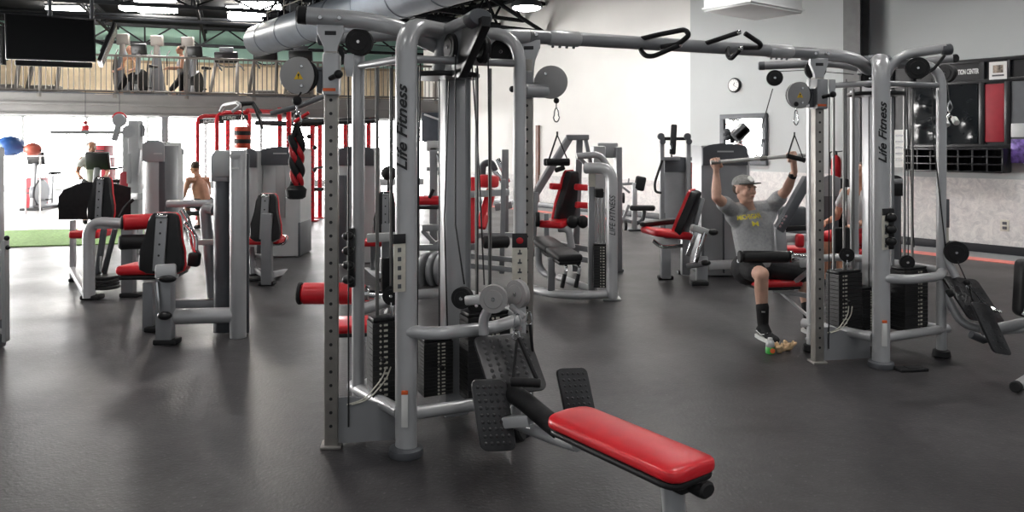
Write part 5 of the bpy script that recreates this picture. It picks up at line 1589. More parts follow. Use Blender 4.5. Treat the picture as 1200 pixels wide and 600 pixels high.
# --- little things on the floor
t = thing('shaker_bottle', 'small green bottle with an orange label on the floor by the shoe of the man', 'bottle', G(902.5, 414.5))
c = G(902.5, 414.5)
MB().lathe([(.025, 0), (.036, .006), (.036, .035), (.034, .05), (.030, .055)], c, UP, 20).build('base_cup', 'green', t)
MB().lathe([(.030, .055), (.033, .06), (.032, .09), (.024, .105), (.018, .108)], c, UP, 20).build('shoulder', 'light', t)
MB().disc(c + V((.008, -.034, .03)), V((.1, -1, .1)), .02, .006, 16, .002).build('label', 'orange', t, 'round orange label')
MB().cyl(c + UP * .108, c + UP * .125, .018, 16, .003).build('cap', 'white', t)
for k, (px, py, lb) in enumerate(((913, 414, 'crumpled tan workout glove lying beside the green bottle'), (923, 411, 'larger crumpled tan glove right of the green bottle'))):
    c = G(px, py) + UP * .026
    m = MB(); rnd = random.Random(5 + k)
    q = (.55, 1.0)[k]
    m.ball(c, (.045 * q, .035, .026), Matrix.Rotation(.5 * k, 3, 'Z'))
    for j in range(6):
        a = j * 1.05 + k
        s_ = c + V((math.cos(a) * .03 * q, math.sin(a) * .02, rnd.uniform(.0, .02)))
        e = c + V((math.cos(a + .7) * .066 * q, math.sin(a + .7) * .03, rnd.uniform(-.005, .052)))
        m.limb(s_, e, .015, .011, 10)
    m.limb(c, c + V((-.02 * q, .01, .045)), .022, .014)
    t = m.build('workout_glove', 'tan', None, remesh=.005, smooth=3)
    tag(t, lb, 'glove', 'tan gloves on the floor')
c = G(1067, 434)
t = thing('floor_plate', 'small flat black plate lying on the floor below the farther tower', 'plate', c)
MB().box(c + UP * .012, (.22, .10, .022), Matrix.Rotation(.15, 3, 'Z'), .006).build('plate_body', 'black', t)
MB().box(c + UP * .025 + V((.02, 0, 0)), (.12, .06, .008), Matrix.Rotation(.15, 3, 'Z'), .003).build('raised_rib', 'black', t)
# ------------------------------------------------------------------ railing along the mezzanine
t = thing('railing', 'grey metal railing with thin upright bars along the edge of the mezzanine', 'railing', MZ(3, .1, 2.95))
m = MB(); m.tube([MZ(-8, .1, 3.98), MZ(9.1, .1, 3.98)], .032, 8); m.build('top_rail', 'rail', t)
m = MB(); m.tube([MZ(-8, .1, 3.04), MZ(9.1, .1, 3.04)], .026, 8); m.build('bottom_rail', 'rail', t)
for k in range(8):
    q = -3.35 + k * 1.72
    m = MB(); mbox(m, q - .035, q + .035, .075, .125, 2.9, 4.0, .004); mbox(m, q - .05, q + .05, -.03, .14, 2.86, 2.96, .004); m.build('rail_post', 'rail', t)
for k in range(95):
    q = -2.75 + k * .125
    m = MB(); m.tube([MZ(q, .1, 3.04), MZ(q, .1, 3.98)], .0125, 6); m.build('baluster', 'rail', t)

# ------------------------------------------------------------------ machines on the mezzanine
CZ = 2.95


def elliptical(px, lb, d=2.5):
    o = MZ(TM(px, d), d, CZ)
    t = thing('elliptical_trainer', lb, 'exercise machine', o, 'elliptical machines on the mezzanine')
    def L(x, y, z): return o + V((x, y, z))
    MB().tube([L(0, 0, .05), L(0, .02, .55), L(0, .04, 1.2), L(0, .05, 1.55)], [(.24, .16), (.22, .14), (.13, .09), (.08, .06)], 14, FX).build('tower_shroud', 'dgrey', t)
    MB().tube([L(0, .03, 1.3), L(0, .05, 1.62)], .085, 12).build('console_neck', 'rail', t)
    MB().box(L(0, .06, 1.76), (.36, .14, .32), Matrix.Rotation(.15, 3, 'X'), .03).build('console', 'rail', t)
    m = MB()
    for s in (-1, 1):
        m.tube(fillet([L(.28 * s, .1, .45), L(.30 * s, .06, 1.0), L(.25 * s, .14, 1.35), L(.27 * s, .3, 1.5)], .2), .02, 8)
    m.build('swing_arm', 'blackp', t)
    for s in (-1, 1):
        MB().box(L(.16 * s, .75, .26), (.17, .42, .05), None, .015).build('pedal', 'black', t)
        MB().bar(L(.16 * s, .1, .30), L(.16 * s, 1.4, .16), .05, .06).build('pedal_rail', 'rail', t)
    MB().box(L(0, .6, .045), (.62, 1.6, .08), None, .02).build('base_frame', 'black', t)
    MB().disc(L(0, .2, .36), FX, .33, .10, 24, .02).build('flywheel_cover', 'dgrey', t)
    return t


def treadmill(px, lb, d=1.2):
    o = MZ(TM(px, d), d, CZ)
    t = thing('treadmill', lb, 'exercise machine', o, 'treadmills on the mezzanine')
    def L(x, y, z): return o + V((x, y, z))
    for s in (-1, 1):
        MB().bar(L(.40 * s, -.05, .1), L(.33 * s, .25, 1.2), .075, .10, .015).build('upright', 'rail', t)
        MB().tube(fillet([L(.33 * s, .22, 1.1), L(.34 * s, .5, 1.12), L(.34 * s, .75, 1.0)], .15), .026, 8).build('hand_rail', 'dgrey', t)
    MB().box(L(0, .22, 1.34), (.70, .14, .34), Matrix.Rotation(.2, 3, 'X'), .04).build('console', 'blackp', t)
    MB().box(L(0, .24, 1.56), (.42, .08, .18), Matrix.Rotation(.2, 3, 'X'), .02).build('console_screen', 'dgrey', t)
    MB().tube(fillet([L(-.3, .3, 1.15), L(-.18, .5, 1.08), L(.18, .5, 1.08), L(.3, .3, 1.15)], .1), .02, 8).build('grip_bar', 'black', t)
    MB().box(L(0, .12, .17), (.74, .42, .22), None, .06).build('motor_hood', 'rail', t)
    MB().box(L(0, 1.1, .13), (.70, 1.7, .12), None, .02).build('deck', 'dgrey', t)
    MB().box(L(0, 1.1, .195), (.50, 1.66, .012), None).build('belt', 'black', t)
    return t


elliptical(143, 'elliptical trainer nearest the tilted edge-on television, first of three')
elliptical(183, 'middle elliptical trainer with the widest grey tower on the mezzanine')
elliptical(219, 'elliptical trainer ridden by the person with a dark bun')
treadmill(262, 'treadmill right of the ellipticals, its console clear of the duct', 2.3)
treadmill(308, 'treadmill whose console sits under the far mouth of the round duct')
treadmill(350, 'treadmill half hidden by the round guard of the nearer cable tower')
treadmill(2, 'treadmill partly hidden under the left end of the large television')
treadmill(50, 'treadmill under the middle of the large television')
# stationary bikes between the ellipticals
def upright_bike(o, lb, grp, sc=1.0, body='dgrey'):
    t = thing('exercise_bike', lb, 'exercise bike', o, grp)
    def L(x, y, z): return o + V((x, y, z)) * sc
    MB().bar(L(0, 0, .1), L(0, .12, 1.12), .10, .12, .02).build('front_post', 'grey', t)
    MB().box(L(0, .13, 1.24), (.40 * sc, .10 * sc, .30 * sc), Matrix.Rotation(.2, 3, 'X'), .03).build('console', 'blackp', t)
    MB().disc(L(0, .28, .40), FX, .33 * sc, .13 * sc, 28, .03).build('flywheel_cover', body, t)
    MB().tube(fillet([L(-.26, .55, 1.12), L(-.26, .2, 1.10), L(.26, .2, 1.10), L(.26, .55, 1.12)], .1), .02, 8).build('handlebar', 'black', t)
    MB().bar(L(0, .75, .1), L(0, .82, .82), .06, .08, .01).build('seat_post', 'grey', t)
    MB().prism([(-.13, .14), (.13, .14), (.10, -.02), (.035, -.16), (-.035, -.16), (-.10, -.02)], L(0, .82, .86), FX, FY_, .07, .02).build('saddle', 'bvinyl', t)
    MB().box(L(0, .45, .08), (.12 * sc, 1.0 * sc, .10 * sc), None, .02).build('frame', body, t)
    for y in (-.05, .95):
        MB().box(L(0, y, .035), (.52 * sc, .08 * sc, .07 * sc), None, .015).build('floor_bar', 'black', t)
    for s in (-1, 1):
        MB().box(L(.14 * s, .30 + .12 * s, .38 - .14 * s), (.10 * sc, .14 * sc, .03 * sc), None, .008).build('pedal', 'black', t)
    return t


upright_bike(MZ(TM(160, .45), .45, CZ), 'dark exercise bike at the railing before the first two elliptical trainers', 'exercise bikes', 1.02, 'blackp')
upright_bike(MZ(TM(226, .45), .45, CZ), 'dark exercise bike at the railing just right of the person with the dark bun', 'exercise bikes', 1.02, 'blackp')
upright_bike(G(38, 247), 'exercise bike alone on the bright floor beneath the blue and red balls', 'exercise bikes', 1.05, 'dgrey')
upright_bike(V((P(110, 0, 14.2).x, 14.2, .0)), 'exercise bike ridden by the bearded person before the bright windows', 'exercise bikes', 1.08, 'dgrey')

# balls on their wall rack
for (px, py, Y, r, m_, lb) in ((12, 171, 17.6, (.30, .30, .225), 'blue', 'large blue exercise ball at the far left before the bright windows'),
                               (38.5, 175, 17.6, (.185, .185, .15), 'rust', 'smaller dull red exercise ball beside the blue one')):
    c = P(px, py, Y)
    t = thing('exercise_ball', lb, 'ball', c - UP * r[2], 'exercise balls')
    MB().ball(c, r, None, 24, 14).build('ball_skin', m_, t)
    MB().ball(c + V((r[0] * .97, 0, -.02)), (.03, .03, .025)).build('valve_plug', 'ink', t)
t = thing('ball_rack', 'pale wire rack that carries the blue and red balls', 'rack', P(22, 185, 17.6))
m = MB()
for px in (-6, 30, 47):
    q = P(px, 183, 17.9); m.tube([q, V((q.x, q.y, 0))], .018, 8)
m.build('rack_post', 'white', t)
m = MB()
for dy in (-.14, .14):
    m.tube([P(-8, 182.6, 17.6) + V((0, dy, 0)), P(49, 182.6, 17.6) + V((0, dy, 0))], .014, 8)
m.build('rack_rail', 'white', t)
# dark red padded boxes
for k, (x0, x1, y0, y1, Y, lb) in enumerate(((112, 128, 170, 183, 17, 'dark red padded box on top of the small pile behind the bearded rider'), (117, 130, 184, 196, 17, 'middle dark red box of the small pile behind the bearded rider'),
                                             (118, 131, 197, 250, 17, 'lowest and tallest dark red box of the small pile behind the bearded rider'), (34, 52, 208, 233, 20, 'dark red board behind the lone exercise bike'))):
    a, b = P(x0, y1, Y), P(x1, y0, Y)
    if k in (2, 3):
        a.z = 0.0
    t = thing('padded_box', lb, 'box', V(((a.x + b.x) / 2, Y, a.z)), 'dark red padded boxes')
    MB().box((a + b) / 2, (b.x - a.x, .4, b.z - a.z), None, .02).build('box_body', 'wine', t)
    MB().box((a + b) / 2 - FY_ * .2, ((b.x - a.x) * .96, .012, .03), None, .003).build('box_seam', 'ink', t)
# small red hanging signs
for (px, py, s, lb) in ((100, 150, .26, 'small red sign hanging beneath the mezzanine left of the pulley arms'), (140, 140, .20, 'round red and white sign above the jointed pulley arm')):
    Y = 15.0
    c = P(px, py, Y)
    t = thing('hanging_sign', lb, 'sign', c, 'red signs under the mezzanine')
    if s > .22:
        MB().box(c, (s * .55, .02, s * .42), None, .006).build('sign_face', 'redp', t)
        MB().tube([c + UP * .06, V((c.x, c.y, 2.7))], .006, 6).build('cord', 'ink', t)
        MB().ball(c + UP * .1, .04).build('sign_cap', 'redp', t)
    else:
        MB().disc(c, FY_, .15, .02, 24, .003).build('sign_face', 'redp', t)
        MB().box(c - FY_ * .013, (.22, .006, .05)).build('white_band', 'white', t)
        MB().tube([c + UP * .15, V((c.x, c.y, 2.7))], .006, 6).build('cord', 'ink', t)

# ------------------------------------------------------------------ red training rig
t = thing('training_rig', 'red and black steel training rig standing behind the covered weight stacks', 'exercise rack', G(300, 262))
def rig_post(px, Y, ytop):
    a = V((P(px, 0, Y).x, Y, 0)); o = MB().bar(a + UP * .01, V((a.x, Y, Z(ytop, Y))), .085, .085, .01).build('rig_post', 'redp', t)
    m = MB()
    for k in range(16):
        m.disc(a + V((0, -.044, .3 + k * .12)), FY_, .014, .003, 8, 0)
    m.build('peg_hole', 'ink', o)
    MB().box(a + UP * .012, (.26, .26, .024), None, .008).build('base_plate', 'redp', o)
for px, Y, yt in ((328, 17.5, 126), (338.5, 15.5, 131), (366, 16.5, 140), (375, 17.2, 140), (405, 17.5, 140), (267, 18.2, 140), (432, 16.8, 138), (292, 17.8, 127)):
    rig_post(px, Y, yt)
for (x0, x1, y0, Y, yb) in ((231.5, 262, 136, 16.5, 250), (254, 290, 132, 15.6, 250)):
    a = V((P(x0, 0, Y).x, Y, .02))
    MB().tube(fillet([a, P(x0, y0, Y), P(x1, y0, Y + .6)], .22, 6), .045, 12).build('rounded_upright', 'redp', t)
    MB().bar(P(x0 + 2, y0 + 6.5, Y), P(x1, y0 + 6, Y + .6), .06, .11, .012).build('header_beam', 'blackp', t)
    text('LIFE FITNESS', 'lettering', P(x0 + 14, y0 + 6.5, Y - .07), FX, UP, .09, 'wink', t, .3, .001, fit=.28)
for pts, r_, m_ in (([P(290, 130, 16), P(330, 132, 17.5)], .05, 'redp'), ([P(300, 144, 16.8), P(372, 146, 16.6)], .06, 'blackp'), ([P(340, 144, 15.6), P(440, 141, 16.9)], .07, 'blackp'), ([P(318, 133, 15.4), P(352, 124, 15.3), P(384, 111, 15.2)], .055, 'dgrey'),
                    ([P(330, 130, 17.2), P(376, 146, 17.2)], .05, 'blackp'), ([P(345, 143, 15.4), P(362, 132, 15.4)], .035, 'redp'), ([P(366, 222, 16.5), P(405, 221, 17.5)], .04, 'blackp'), ([P(360, 198, 16.5), P(378, 196, 17.2)], .03, 'blackp')):
    MB().tube(pts, r_, 10).build('cross_beam', m_, t)
MB().box(P(374, 142, 16.2), (.22, .02, .10), None, .004).build('warning_plate', 'yellow', t, 'yellow plate')
MB().box(P(371, 142, 16.18), (.07, .01, .06), None, .002).build('plate_mark', 'ink', t)
MB().tube(fillet([P(258, 131, 15.2), P(262, 123, 15.2), P(278, 120, 15.0), P(282, 124, 15.0), P(272, 131, 15.0)], .08), .035, 10).build('grip_frame', 'silver', t)
MB().tube([P(281, 122, 15.1), P(296, 121, 15.2), P(305, 134, 15.2)], .05, 10).build('grip_frame', 'black', t)
MB().bar(P(297, 122, 15.0), P(308, 151, 15.0), .09, .03, .006).build('band_strap', 'black', t)
MB().box(P(344, 265, 16.2) - UP * (P(344, 265, 16.2).z - .06), (.7, .18, .1), None, .02).build('foot_beam', 'redp', t)
mb = MB()
for k in range(5):
    mb.ball(P(362 + (k % 2) * 7, 160 + k * 13, 16.4), (.05, .08, .05))
mb.build('storage_peg', 'blackp', t)
t = thing('punching_bag', 'heavy bag with a red and black top hanging in the red rig', 'punching bag', P(284, 215, 15.0))
c = P(284, 170, 15.0)
MB().lathe([(0, -.62), (.13, -.62), (.15, -.58), (.155, .02), (.15, .04)], P(284, 174, 15.0), UP, 22).build('bag_body', 'black', t)
MB().lathe([(.153, .0), (.158, .02), (.158, .40), (.14, .43), (0, .43)], P(284, 174, 15.0), UP, 22).build('bag_top', mat('orange_red_vinyl', (.55, .06, .025), .4), t, 'orange red top')
mb = MB()
for z in (.10, .26):
    mb.lathe([(.16, z), (.162, z + .01), (.162, z + .07), (.16, z + .08)], P(284, 174, 15.0), UP, 22)
mb.build('bag_band', 'black', t)
mb = MB()
for a in range(4):
    q = P(284, 174, 15.0) + V((.13 * math.cos(a * PI / 2 + .5), .13 * math.sin(a * PI / 2 + .5), .43)); mb.tube([q, P(284, 132, 15.0)], .010, 6)
mb.tube([P(284, 133, 15.0), P(284, 121, 15.1)], .012, 6)
mb.build('hanging_chain', 'chrome', t)
# ------------------------------------------------------------------ people
def basis(fwd, up=UP):
    f = V(fwd).normalized(); u = (V(up) - f * f.dot(V(up))).normalized(); r = f.cross(u)
    return Matrix((r, f, u)).transposed()          # x = the person's right... image independent, y = forward, z = up


def hand(mb, wrist, palm, grip_axis, curl, R_=1.0, thumb=1):
    """palm from wrist to palm centre; four fingers curl about a bar along grip_axis"""
    w_, p = V(wrist), V(palm)
    g = V(grip_axis).normalized(); f = (p - w_).normalized(); n = V(curl).normalized()
    mb.limb(w_, p, .026, .030)
    for k in range(4):
        q = p + g * (.030 - .021 * k)
        mb.limb(w_.lerp(p, .55) + g * (.020 - .014 * k), q, .015, .012, 8)
        l = (.95, 1.05, 1.0, .82)[k]
        a = q + f * .040 * l + n * .003; b = a + n * .036 * l + f * .009; c = b - f * .030 * l + n * .014
        mb.limb(q, a, .0105, .0100, 8); mb.limb(a, b, .0098, .0092, 8); mb.limb(b, c, .0090, .0078, 8)
    s = p + g * .034 * thumb - f * .03
    a = s + g * .012 * thumb + n * .028 + f * .008; b = a + n * .016 + f * .024 - g * .008 * thumb
    mb.limb(s, a, .013, .0115, 8); mb.limb(a, b, .0108, .009, 8)


def head(mb, c, B, s=1.0):
    def E(o, r, rot=None): mb.ball(V(c) + B @ (V(o) * s), tuple(x * s for x in r), B, 18, 12)
    E((0, -.012, .030), (.077, .094, .092)); E((0, .016, -.022), (.067, .074, .082)); E((0, .024, -.068), (.054, .062, .046)); E((0, -.01, -.05), (.060, .055, .055))
    E((0, .066, -.096), (.028, .022, .019)); E((0, .076, .024), (.056, .020, .016)); E((0, .094, -.004), (.011, .014, .028)); E((0, .104, -.022), (.017, .015, .012))
    for x in (-1, 1):
        E((x * .038, .056, -.024), (.028, .030, .028)); E((x * .074, -.010, -.006), (.012, .018, .030)); E((x * .032, .080, .004), (.017, .010, .011))
    E((0, .088, -.052), (.026, .012, .007)); E((0, .086, -.064), (.022, .012, .008))


def face_parts(body, c, B, s=1.0, hair='hair'):
    for x in (-1, 1):
        e = V(c) + B @ (V((x * .031, .0835, .006)) * s)
        ob = MB().ball(e, (.0115 * s, .0075 * s, .0065 * s), B, 12, 8).build('eye', 'white', body)
        MB().ball(V(c) + B @ (V((x * .031, .0890, .006)) * s), .0045 * s).build('iris', 'ink', ob)
        MB().ball(V(c) + B @ (V((x * .033, .0945, .022)) * s), (.017 * s, .006 * s, .0035 * s), B, 10, 6).build('eyebrow', hair, body)
    MB().ball(V(c) + B @ (V((0, .0965, -.056)) * s), (.021 * s, .005 * s, .006 * s), B, 12, 8).build('lips', mat('lips', (.42, .16, .13), .5), body)


# ---- the man at the lat pulldown
LAT = V((.93, .37, 0)).normalized()       # towards his left hand
FW = V((.37, -.93, 0)).normalized()       # the way his body faces
hip = V((P(886, 0, 6.72).x, 6.72, .575))
chest = P(882, 266, 6.80); neck = P(878, 243, 6.79); hd = P(872.5, 222, 6.74)
shR, shL = P(858.5, 247, 6.74), P(902.5, 243, 6.90)
elR, elL = P(839.5, 231, 6.52), P(921.5, 223, 6.72)
wrR, wrL = P(839.5, 202, 6.53), P(931, 201, 6.58)
knR, knL = P(892.5, 322, 6.36), P(942, 321, 6.60)
hiR, hiL = hip - LAT * .10 + UP * .0, hip + LAT * .10
anR = P(894, 380, 6.44); anL = V((P(950, 0, 6.62).x, 6.64, .10))
bd_ = (P(944, 181.5, 6.5) - P(833, 190.5, 6.49)).normalized()
bar0 = P(833, 190.5, 6.49)
palmR = bar0 + bd_ * .045; palmL = bar0 + bd_ * .70
HB = basis(V((.46, -.88, .02)))
man = thing('person', 'seated man in a grey shirt and cap pulling down the overhead bar', 'person', V((hip.x, hip.y, 0)))
b = MB()
b.limb(hip + UP * .03, chest, .135, .145); b.limb(chest, neck - UP * .04, .145, .07); b.limb(neck - UP * .05, hd - UP * .04, .06, .056)
b.limb(hiR, hiL, .11, .11); b.limb(shR, shL, .062, .062)
for sh, el, wr, pl, th in ((shR, elR, wrR, palmR, 1), (shL, elL, wrL, palmL, -1)):
    b.limb(sh, el, .060, .042); mid = el.lerp(wr, .3); b.limb(el, mid, .041, .043); b.limb(mid, wr, .043, .026)
    b.ball(el.lerp(sh, .55) + FW * .004, (.052, .052, .06))
    f_ = (pl - wr).normalized()
    base = wr + (pl - wr) * (1 - .052 / max(.055, (pl - wr).length))
    b.limb(wr, base, .026, .027)
    hand(b, base - f_ * .02, pl - f_ * .018 + V((0, .030, 0)), bd_, V((0, -1, 0)), 1, th)
for hi, kn, an in ((hiR, knR, anR), (hiL, knL, anL)):
    b.limb(hi, kn, .088, .060); cf = kn.lerp(an, .32) + V((.0, .022, 0)); b.limb(kn, cf, .057, .056); b.limb(cf, an, .056, .036)
    b.ball(kn + V((0, -.012, .006)), (.057, .05, .06))
    b.limb(an, an + V((.02, -.08, -.065)), .034, .028)
head(b, hd, HB, 1.02)
body = b.build('body', 'skin', man, remesh=.0052, smooth=2)
face_parts(man, hd, HB, 1.02)
# hair below the cap, beard shade
m = MB()
m.ball(hd + HB @ V((0, -.030, .008)), (.080, .086, .066), HB, 24, 16)
m.build('hair', 'hair', man)
# shirt
m = MB()
m.limb(hip + UP * .04 - LAT * .02, chest - LAT * .045, .140, .150); m.limb(hip + UP * .04 + LAT * .02, chest + LAT * .045, .140, .150); m.limb(hip + UP * .02 - LAT * .05, hip + UP * .02 + LAT * .05, .145, .145); m.limb(chest, neck - UP * .07, .15, .085); m.limb(shR, shL, .070, .070)
m.limb(chest + LAT * .06, shL - UP * .05, .11, .068); m.limb(chest - LAT * .06, shR - UP * .05, .11, .068)
m.limb(shR, shR.lerp(elR, .52), .070, .070); m.limb(shL, shL.lerp(elL, .56), .070, .070)
rf = random.Random(3)
for k in range(7):                      # soft folds across belly and under the arms
    z_ = .68 + .04 * k
    c_ = hip.lerp(chest, (z_ - .6) / .4) + FW * .128 + LAT * rf.uniform(-.03, .03); c_.z = z_
    m.limb(c_ - LAT * rf.uniform(.05, .1) + UP * rf.uniform(-.02, .02) - FW * .02, c_ + LAT * rf.uniform(.05, .1) - FW * .02, .018, .012)
shirt = m.build('shirt', 'shirt', man, remesh=.0085, smooth=4)
# print on the shirt, laid on its surface
def lay(ob, mesh_ob, off):
    me = mesh_ob.data
    bvh = BVHTree.FromPolygons([v.co[:] for v in ob.data.vertices], [p.vertices[:] for p in ob.data.polygons])
    for v in me.vertices:
        h, nrm, i, dist = bvh.ray_cast(v.co + FWs * .5, -FWs)
        if h:
            v.co = h + FWs * (off + (.0 if False else 0))
FWs = V((.12, -.99, 0)).normalized(); SX = V((.99, .12, 0)).normalized()
tx = text('MICHIGAN', 'shirt_lettering', P(889, 256.5, 6.5), SX + UP * .1, UP - SX * .1, .052, 'yink', man, 0, .0, fit=.22, bold=.0015)
lay(shirt, tx, .006)
tx = text('M', 'shirt_emblem', P(894, 264.5, 6.5), SX, UP, .06, 'yink', man, 0, .0, fit=.058, bold=.0003)
lay(shirt, tx, .006)
# shorts
m = MB()
m.limb(hip + UP * -.02 - LAT * .085, hip + UP * -.02 + LAT * .085, .148, .148)
m.limb(hiR, hiR.lerp(knR, .62), .112, .092); m.limb(hiL, hiL.lerp(knL, .9), .114, .092)
m.limb(hip.lerp(knL, .3), hip.lerp(knL, .8), .10, .09)
m.build('shorts', 'shorts', man, remesh=.008, smooth=3)
m = MB(); q0 = hiR - LAT * .085 + UP * .02; m.limb(q0 - UP * .05 + FW * .03, q0 + UP * .03 + FW * .02, .035, .03); m.build('pocket_cloth', 'light', man, 'pale pocket cloth')
# socks and shoes
def shoe(an, toe_dir, par):
    td = V((toe_dir.x, toe_dir.y, 0)).normalized(); sd_ = V((td.y, -td.x, 0))
    g = V((an.x, an.y, 0)) - td * .035
    R = Matrix((sd_, -td, UP)).transposed()
    def sole(s): return [(x * s, y) for x, y in ((-.03, .04), (-.036, -.02), (-.033, -.10), (-.044, -.17), (-.040, -.225), (-.018, -.25), (.018, -.25), (.040, -.225), (.044, -.17), (.033, -.10), (.036, -.02), (.03, .04), (0, .052))]
    MB().prism([(x, y) for x, y in sole(1.08)], g + UP * .018, sd_, -td * -1 if False else -td, .034, .006).build('shoe_sole', 'white', par)
    m = MB()
    for (d_, r, z_) in ((.008, .040, .072), (.03, .041, .07), (.08, .041, .062), (.13, .043, .052), (.18, .042, .045), (.215, .034, .043)):
        m.ball(g + td * d_ + UP * z_, (r, .05, .045 if d_ < .05 else .034), R)
    m.limb(V((an.x, an.y, .09)), V((an.x, an.y, .10)), .05, .047)
    sh = m.build('shoe', 'sock', par, remesh=.005, smooth=3)
    m = MB()
    for k in range(5):
        c_ = g + td * (.06 + .026 * k) + UP * (.103 - .009 * k)
        m.limb(c_ - sd_ * .020, c_ + sd_ * .020, .0055, .0055, 6)
    m.build('shoe_lace', 'white', sh)
    m = MB(); m.tube([g - td * .0 + UP * .07 + sd_ * .040, g + td * .07 + UP * .052 + sd_ * .0415, g + td * .12 + UP * .065 + sd_ * .0415], .005, 6)
    m.tube([g - td * .0 + UP * .07 - sd_ * .040, g + td * .07 + UP * .052 - sd_ * .0415, g + td * .12 + UP * .065 - sd_ * .0415], .005, 6); m.build('side_stripe', 'white', sh)
for an, kn, td in ((anR, knR, V((.22, -.97, 0))), (anL, knL, V((.3, -.95, 0)))):
    m = MB(); m.limb(an, an.lerp(kn, .36), .046, .054); m.limb(an, an + V((.02, -.075, -.06)), .044, .034); sk = m.build('sock', 'sock', man, remesh=.006, smooth=1)
    if an is anR:
        MB().box(an.lerp(kn, .28) + V((-.01, -.052, 0)), (.03, .006, .012), None, .002).build('sock_emblem', 'plate', sk)
    shoe(an, td, man)
# cap
cb_ = basis(V((.46, -.88, .10)))
cc = hd + cb_ @ V((0, -.012, .042))
m = MB()
n_, k_ = 20, 8
rings = []
for i in range(k_ + 1):
    a = i / k_ * PI / 2
    rings.append([cc + cb_ @ V((.089 * math.cos(a) * math.cos(2 * PI * j / n_), .106 * math.cos(a) * math.sin(2 * PI * j / n_), .088 * math.sin(a) ** .8)) for j in range(n_)])
vs = [v for r in rings for v in r]
fs = [(i * n_ + j, i * n_ + (j + 1) % n_, (i + 1) * n_ + (j + 1) % n_, (i + 1) * n_ + j) for i in range(k_) for j in range(n_)]
m.add(vs, fs); m.ball(cc + cb_ @ V((0, 0, .088)), .010)
cap = m.build('cap', 'cap', man, sharp=80)
m = MB()
pts = []
for j in range(13):
    a = PI * (.08 + .84 * j / 12)
    pts.append((.086 * math.cos(a), .10 * math.sin(a)))
out = []
for j in range(13):
    a = PI * (.92 - .84 * j / 12)
    out.append((.082 * math.cos(a), (.085 + .10 * math.sin(a))))
m.prism(pts + out, cc + cb_ @ V((0, 0, .004)), cb_ @ V((1, 0, 0)), cb_ @ V((0, 1, 0)), .010, .003)
m.build('cap_brim', 'capdark', cap)
c_ = cc + cb_ @ V((.0, .094, .045))
nn = (cb_ @ V((0, .85, .45))).normalized()
m = MB(); m.disc(c_, nn, .030, .010, 18, .003); m.build('cap_badge', 'white', cap)
# watch and earbud
ax = (elL - wrL).normalized()
m = MB(); m.tube([wrL + ax * .035, wrL + ax * .037, wrL + ax * .058, wrL + ax * .06], .0345, 16); w_ = m.build('wrist_band', 'black', man)
m = MB(); m.box(wrL + ax * .047 + V((-.02, -.032, 0)), (.03, .012, .028), None, .004); m.build('band_face', 'blackp', w_)
m = MB(); m.ball(hd + HB @ V((-.088, .0, -.006)), .009); m.limb(hd + HB @ V((-.088, .002, -.008)), hd + HB @ V((-.084, .012, -.034)), .005, .004, 8); m.build('earbud', 'white', man)

# ---- smaller people farther off
def small_person(lb, J, facing, shirt_m, leg_m, s=1.0, hair=True, res=.016, shirt_on=True, bun=False, beard=False):
    t = thing('person', lb, 'person', V((J['hip'].x, J['hip'].y, J.get('floor', 0))))
    B = basis(facing); side = B @ V((1, 0, 0))
    hip, neck, hd = J['hip'], J['neck'], J['head']
    b = MB()
    b.limb(hip, hip.lerp(neck, .6), .13 * s, .14 * s); b.limb(hip.lerp(neck, .6), neck, .14 * s, .07 * s); b.limb(neck, hd, .055 * s, .055 * s)
    head(b, hd, B, s)
    sh = {-1: neck - side * .18 * s - UP * .05, 1: neck + side * .18 * s - UP * .05}
    b.limb(sh[-1], sh[1], .06 * s, .06 * s)
    for k in (-1, 1):
        el, wr = J['elbow%d' % k], J['wrist%d' % k]
        b.limb(sh[k], el, .055 * s, .04 * s); b.limb(el, wr, .042 * s, .027 * s)
        f_ = (wr - el).normalized()
        hand(b, wr, wr + f_ * .055, side, B @ V((0, .6, -.8)), 1, -k)
        kn, an = J['knee%d' % k], J['ankle%d' % k]
        h2 = hip + side * .09 * k * s
        b.limb(h2, kn, .085 * s, .058 * s); b.limb(kn, kn.lerp(an, .35), .056 * s, .056 * s); b.limb(kn.lerp(an, .35), an, .056 * s, .036 * s)
        b.limb(an, an + B @ V((0, .13, -.04)), .04 * s, .034 * s)
    b.build('body', 'skin2', t, remesh=res * .6, smooth=1)
    face_parts(t, hd, B, s)
    m = MB(); m.limb(hip, hip.lerp(neck, .6), .148 * s, .155 * s); m.limb(hip.lerp(neck, .6), neck - UP * .06, .155 * s, .085 * s)
    if shirt_on:
        for k in (-1, 1):
            m.limb(sh[k] - side * k * .04, sh[k].lerp(J['elbow%d' % k], .45), .075 * s, .068 * s)
    m.build('shirt', shirt_m, t, remesh=res, smooth=2)
    m = MB(); m.limb(hip - side * .06, hip + side * .06, .145 * s, .145 * s)
    for k in (-1, 1):
        m.limb(hip + side * .09 * k, J['knee%d' % k], .10 * s, .078 * s)
    m.build('shorts', leg_m, t, remesh=res, smooth=2)
    for k in (-1, 1):
        an = J['ankle%d' % k]
        m = MB(); m.limb(an - UP * .03, an + B @ V((0, .15, -.055)), .05 * s, .042 * s); m.build('shoe', 'sock', t)
    if hair:
        m = MB(); m.ball(hd + B @ V((0, -.03, .05)) * s, (.084 * s, .09 * s, .082 * s), B)
        if bun:
            m.ball(hd + B @ V((0, -.10, .09)) * s, .045 * s)
        m.build('hair', 'hair', t)
    if beard:
        m = MB(); m.ball(hd + B @ V((0, .035, -.075)) * s, (.056 * s, .056 * s, .04 * s), B); m.build('beard', 'hair', t)
    return t


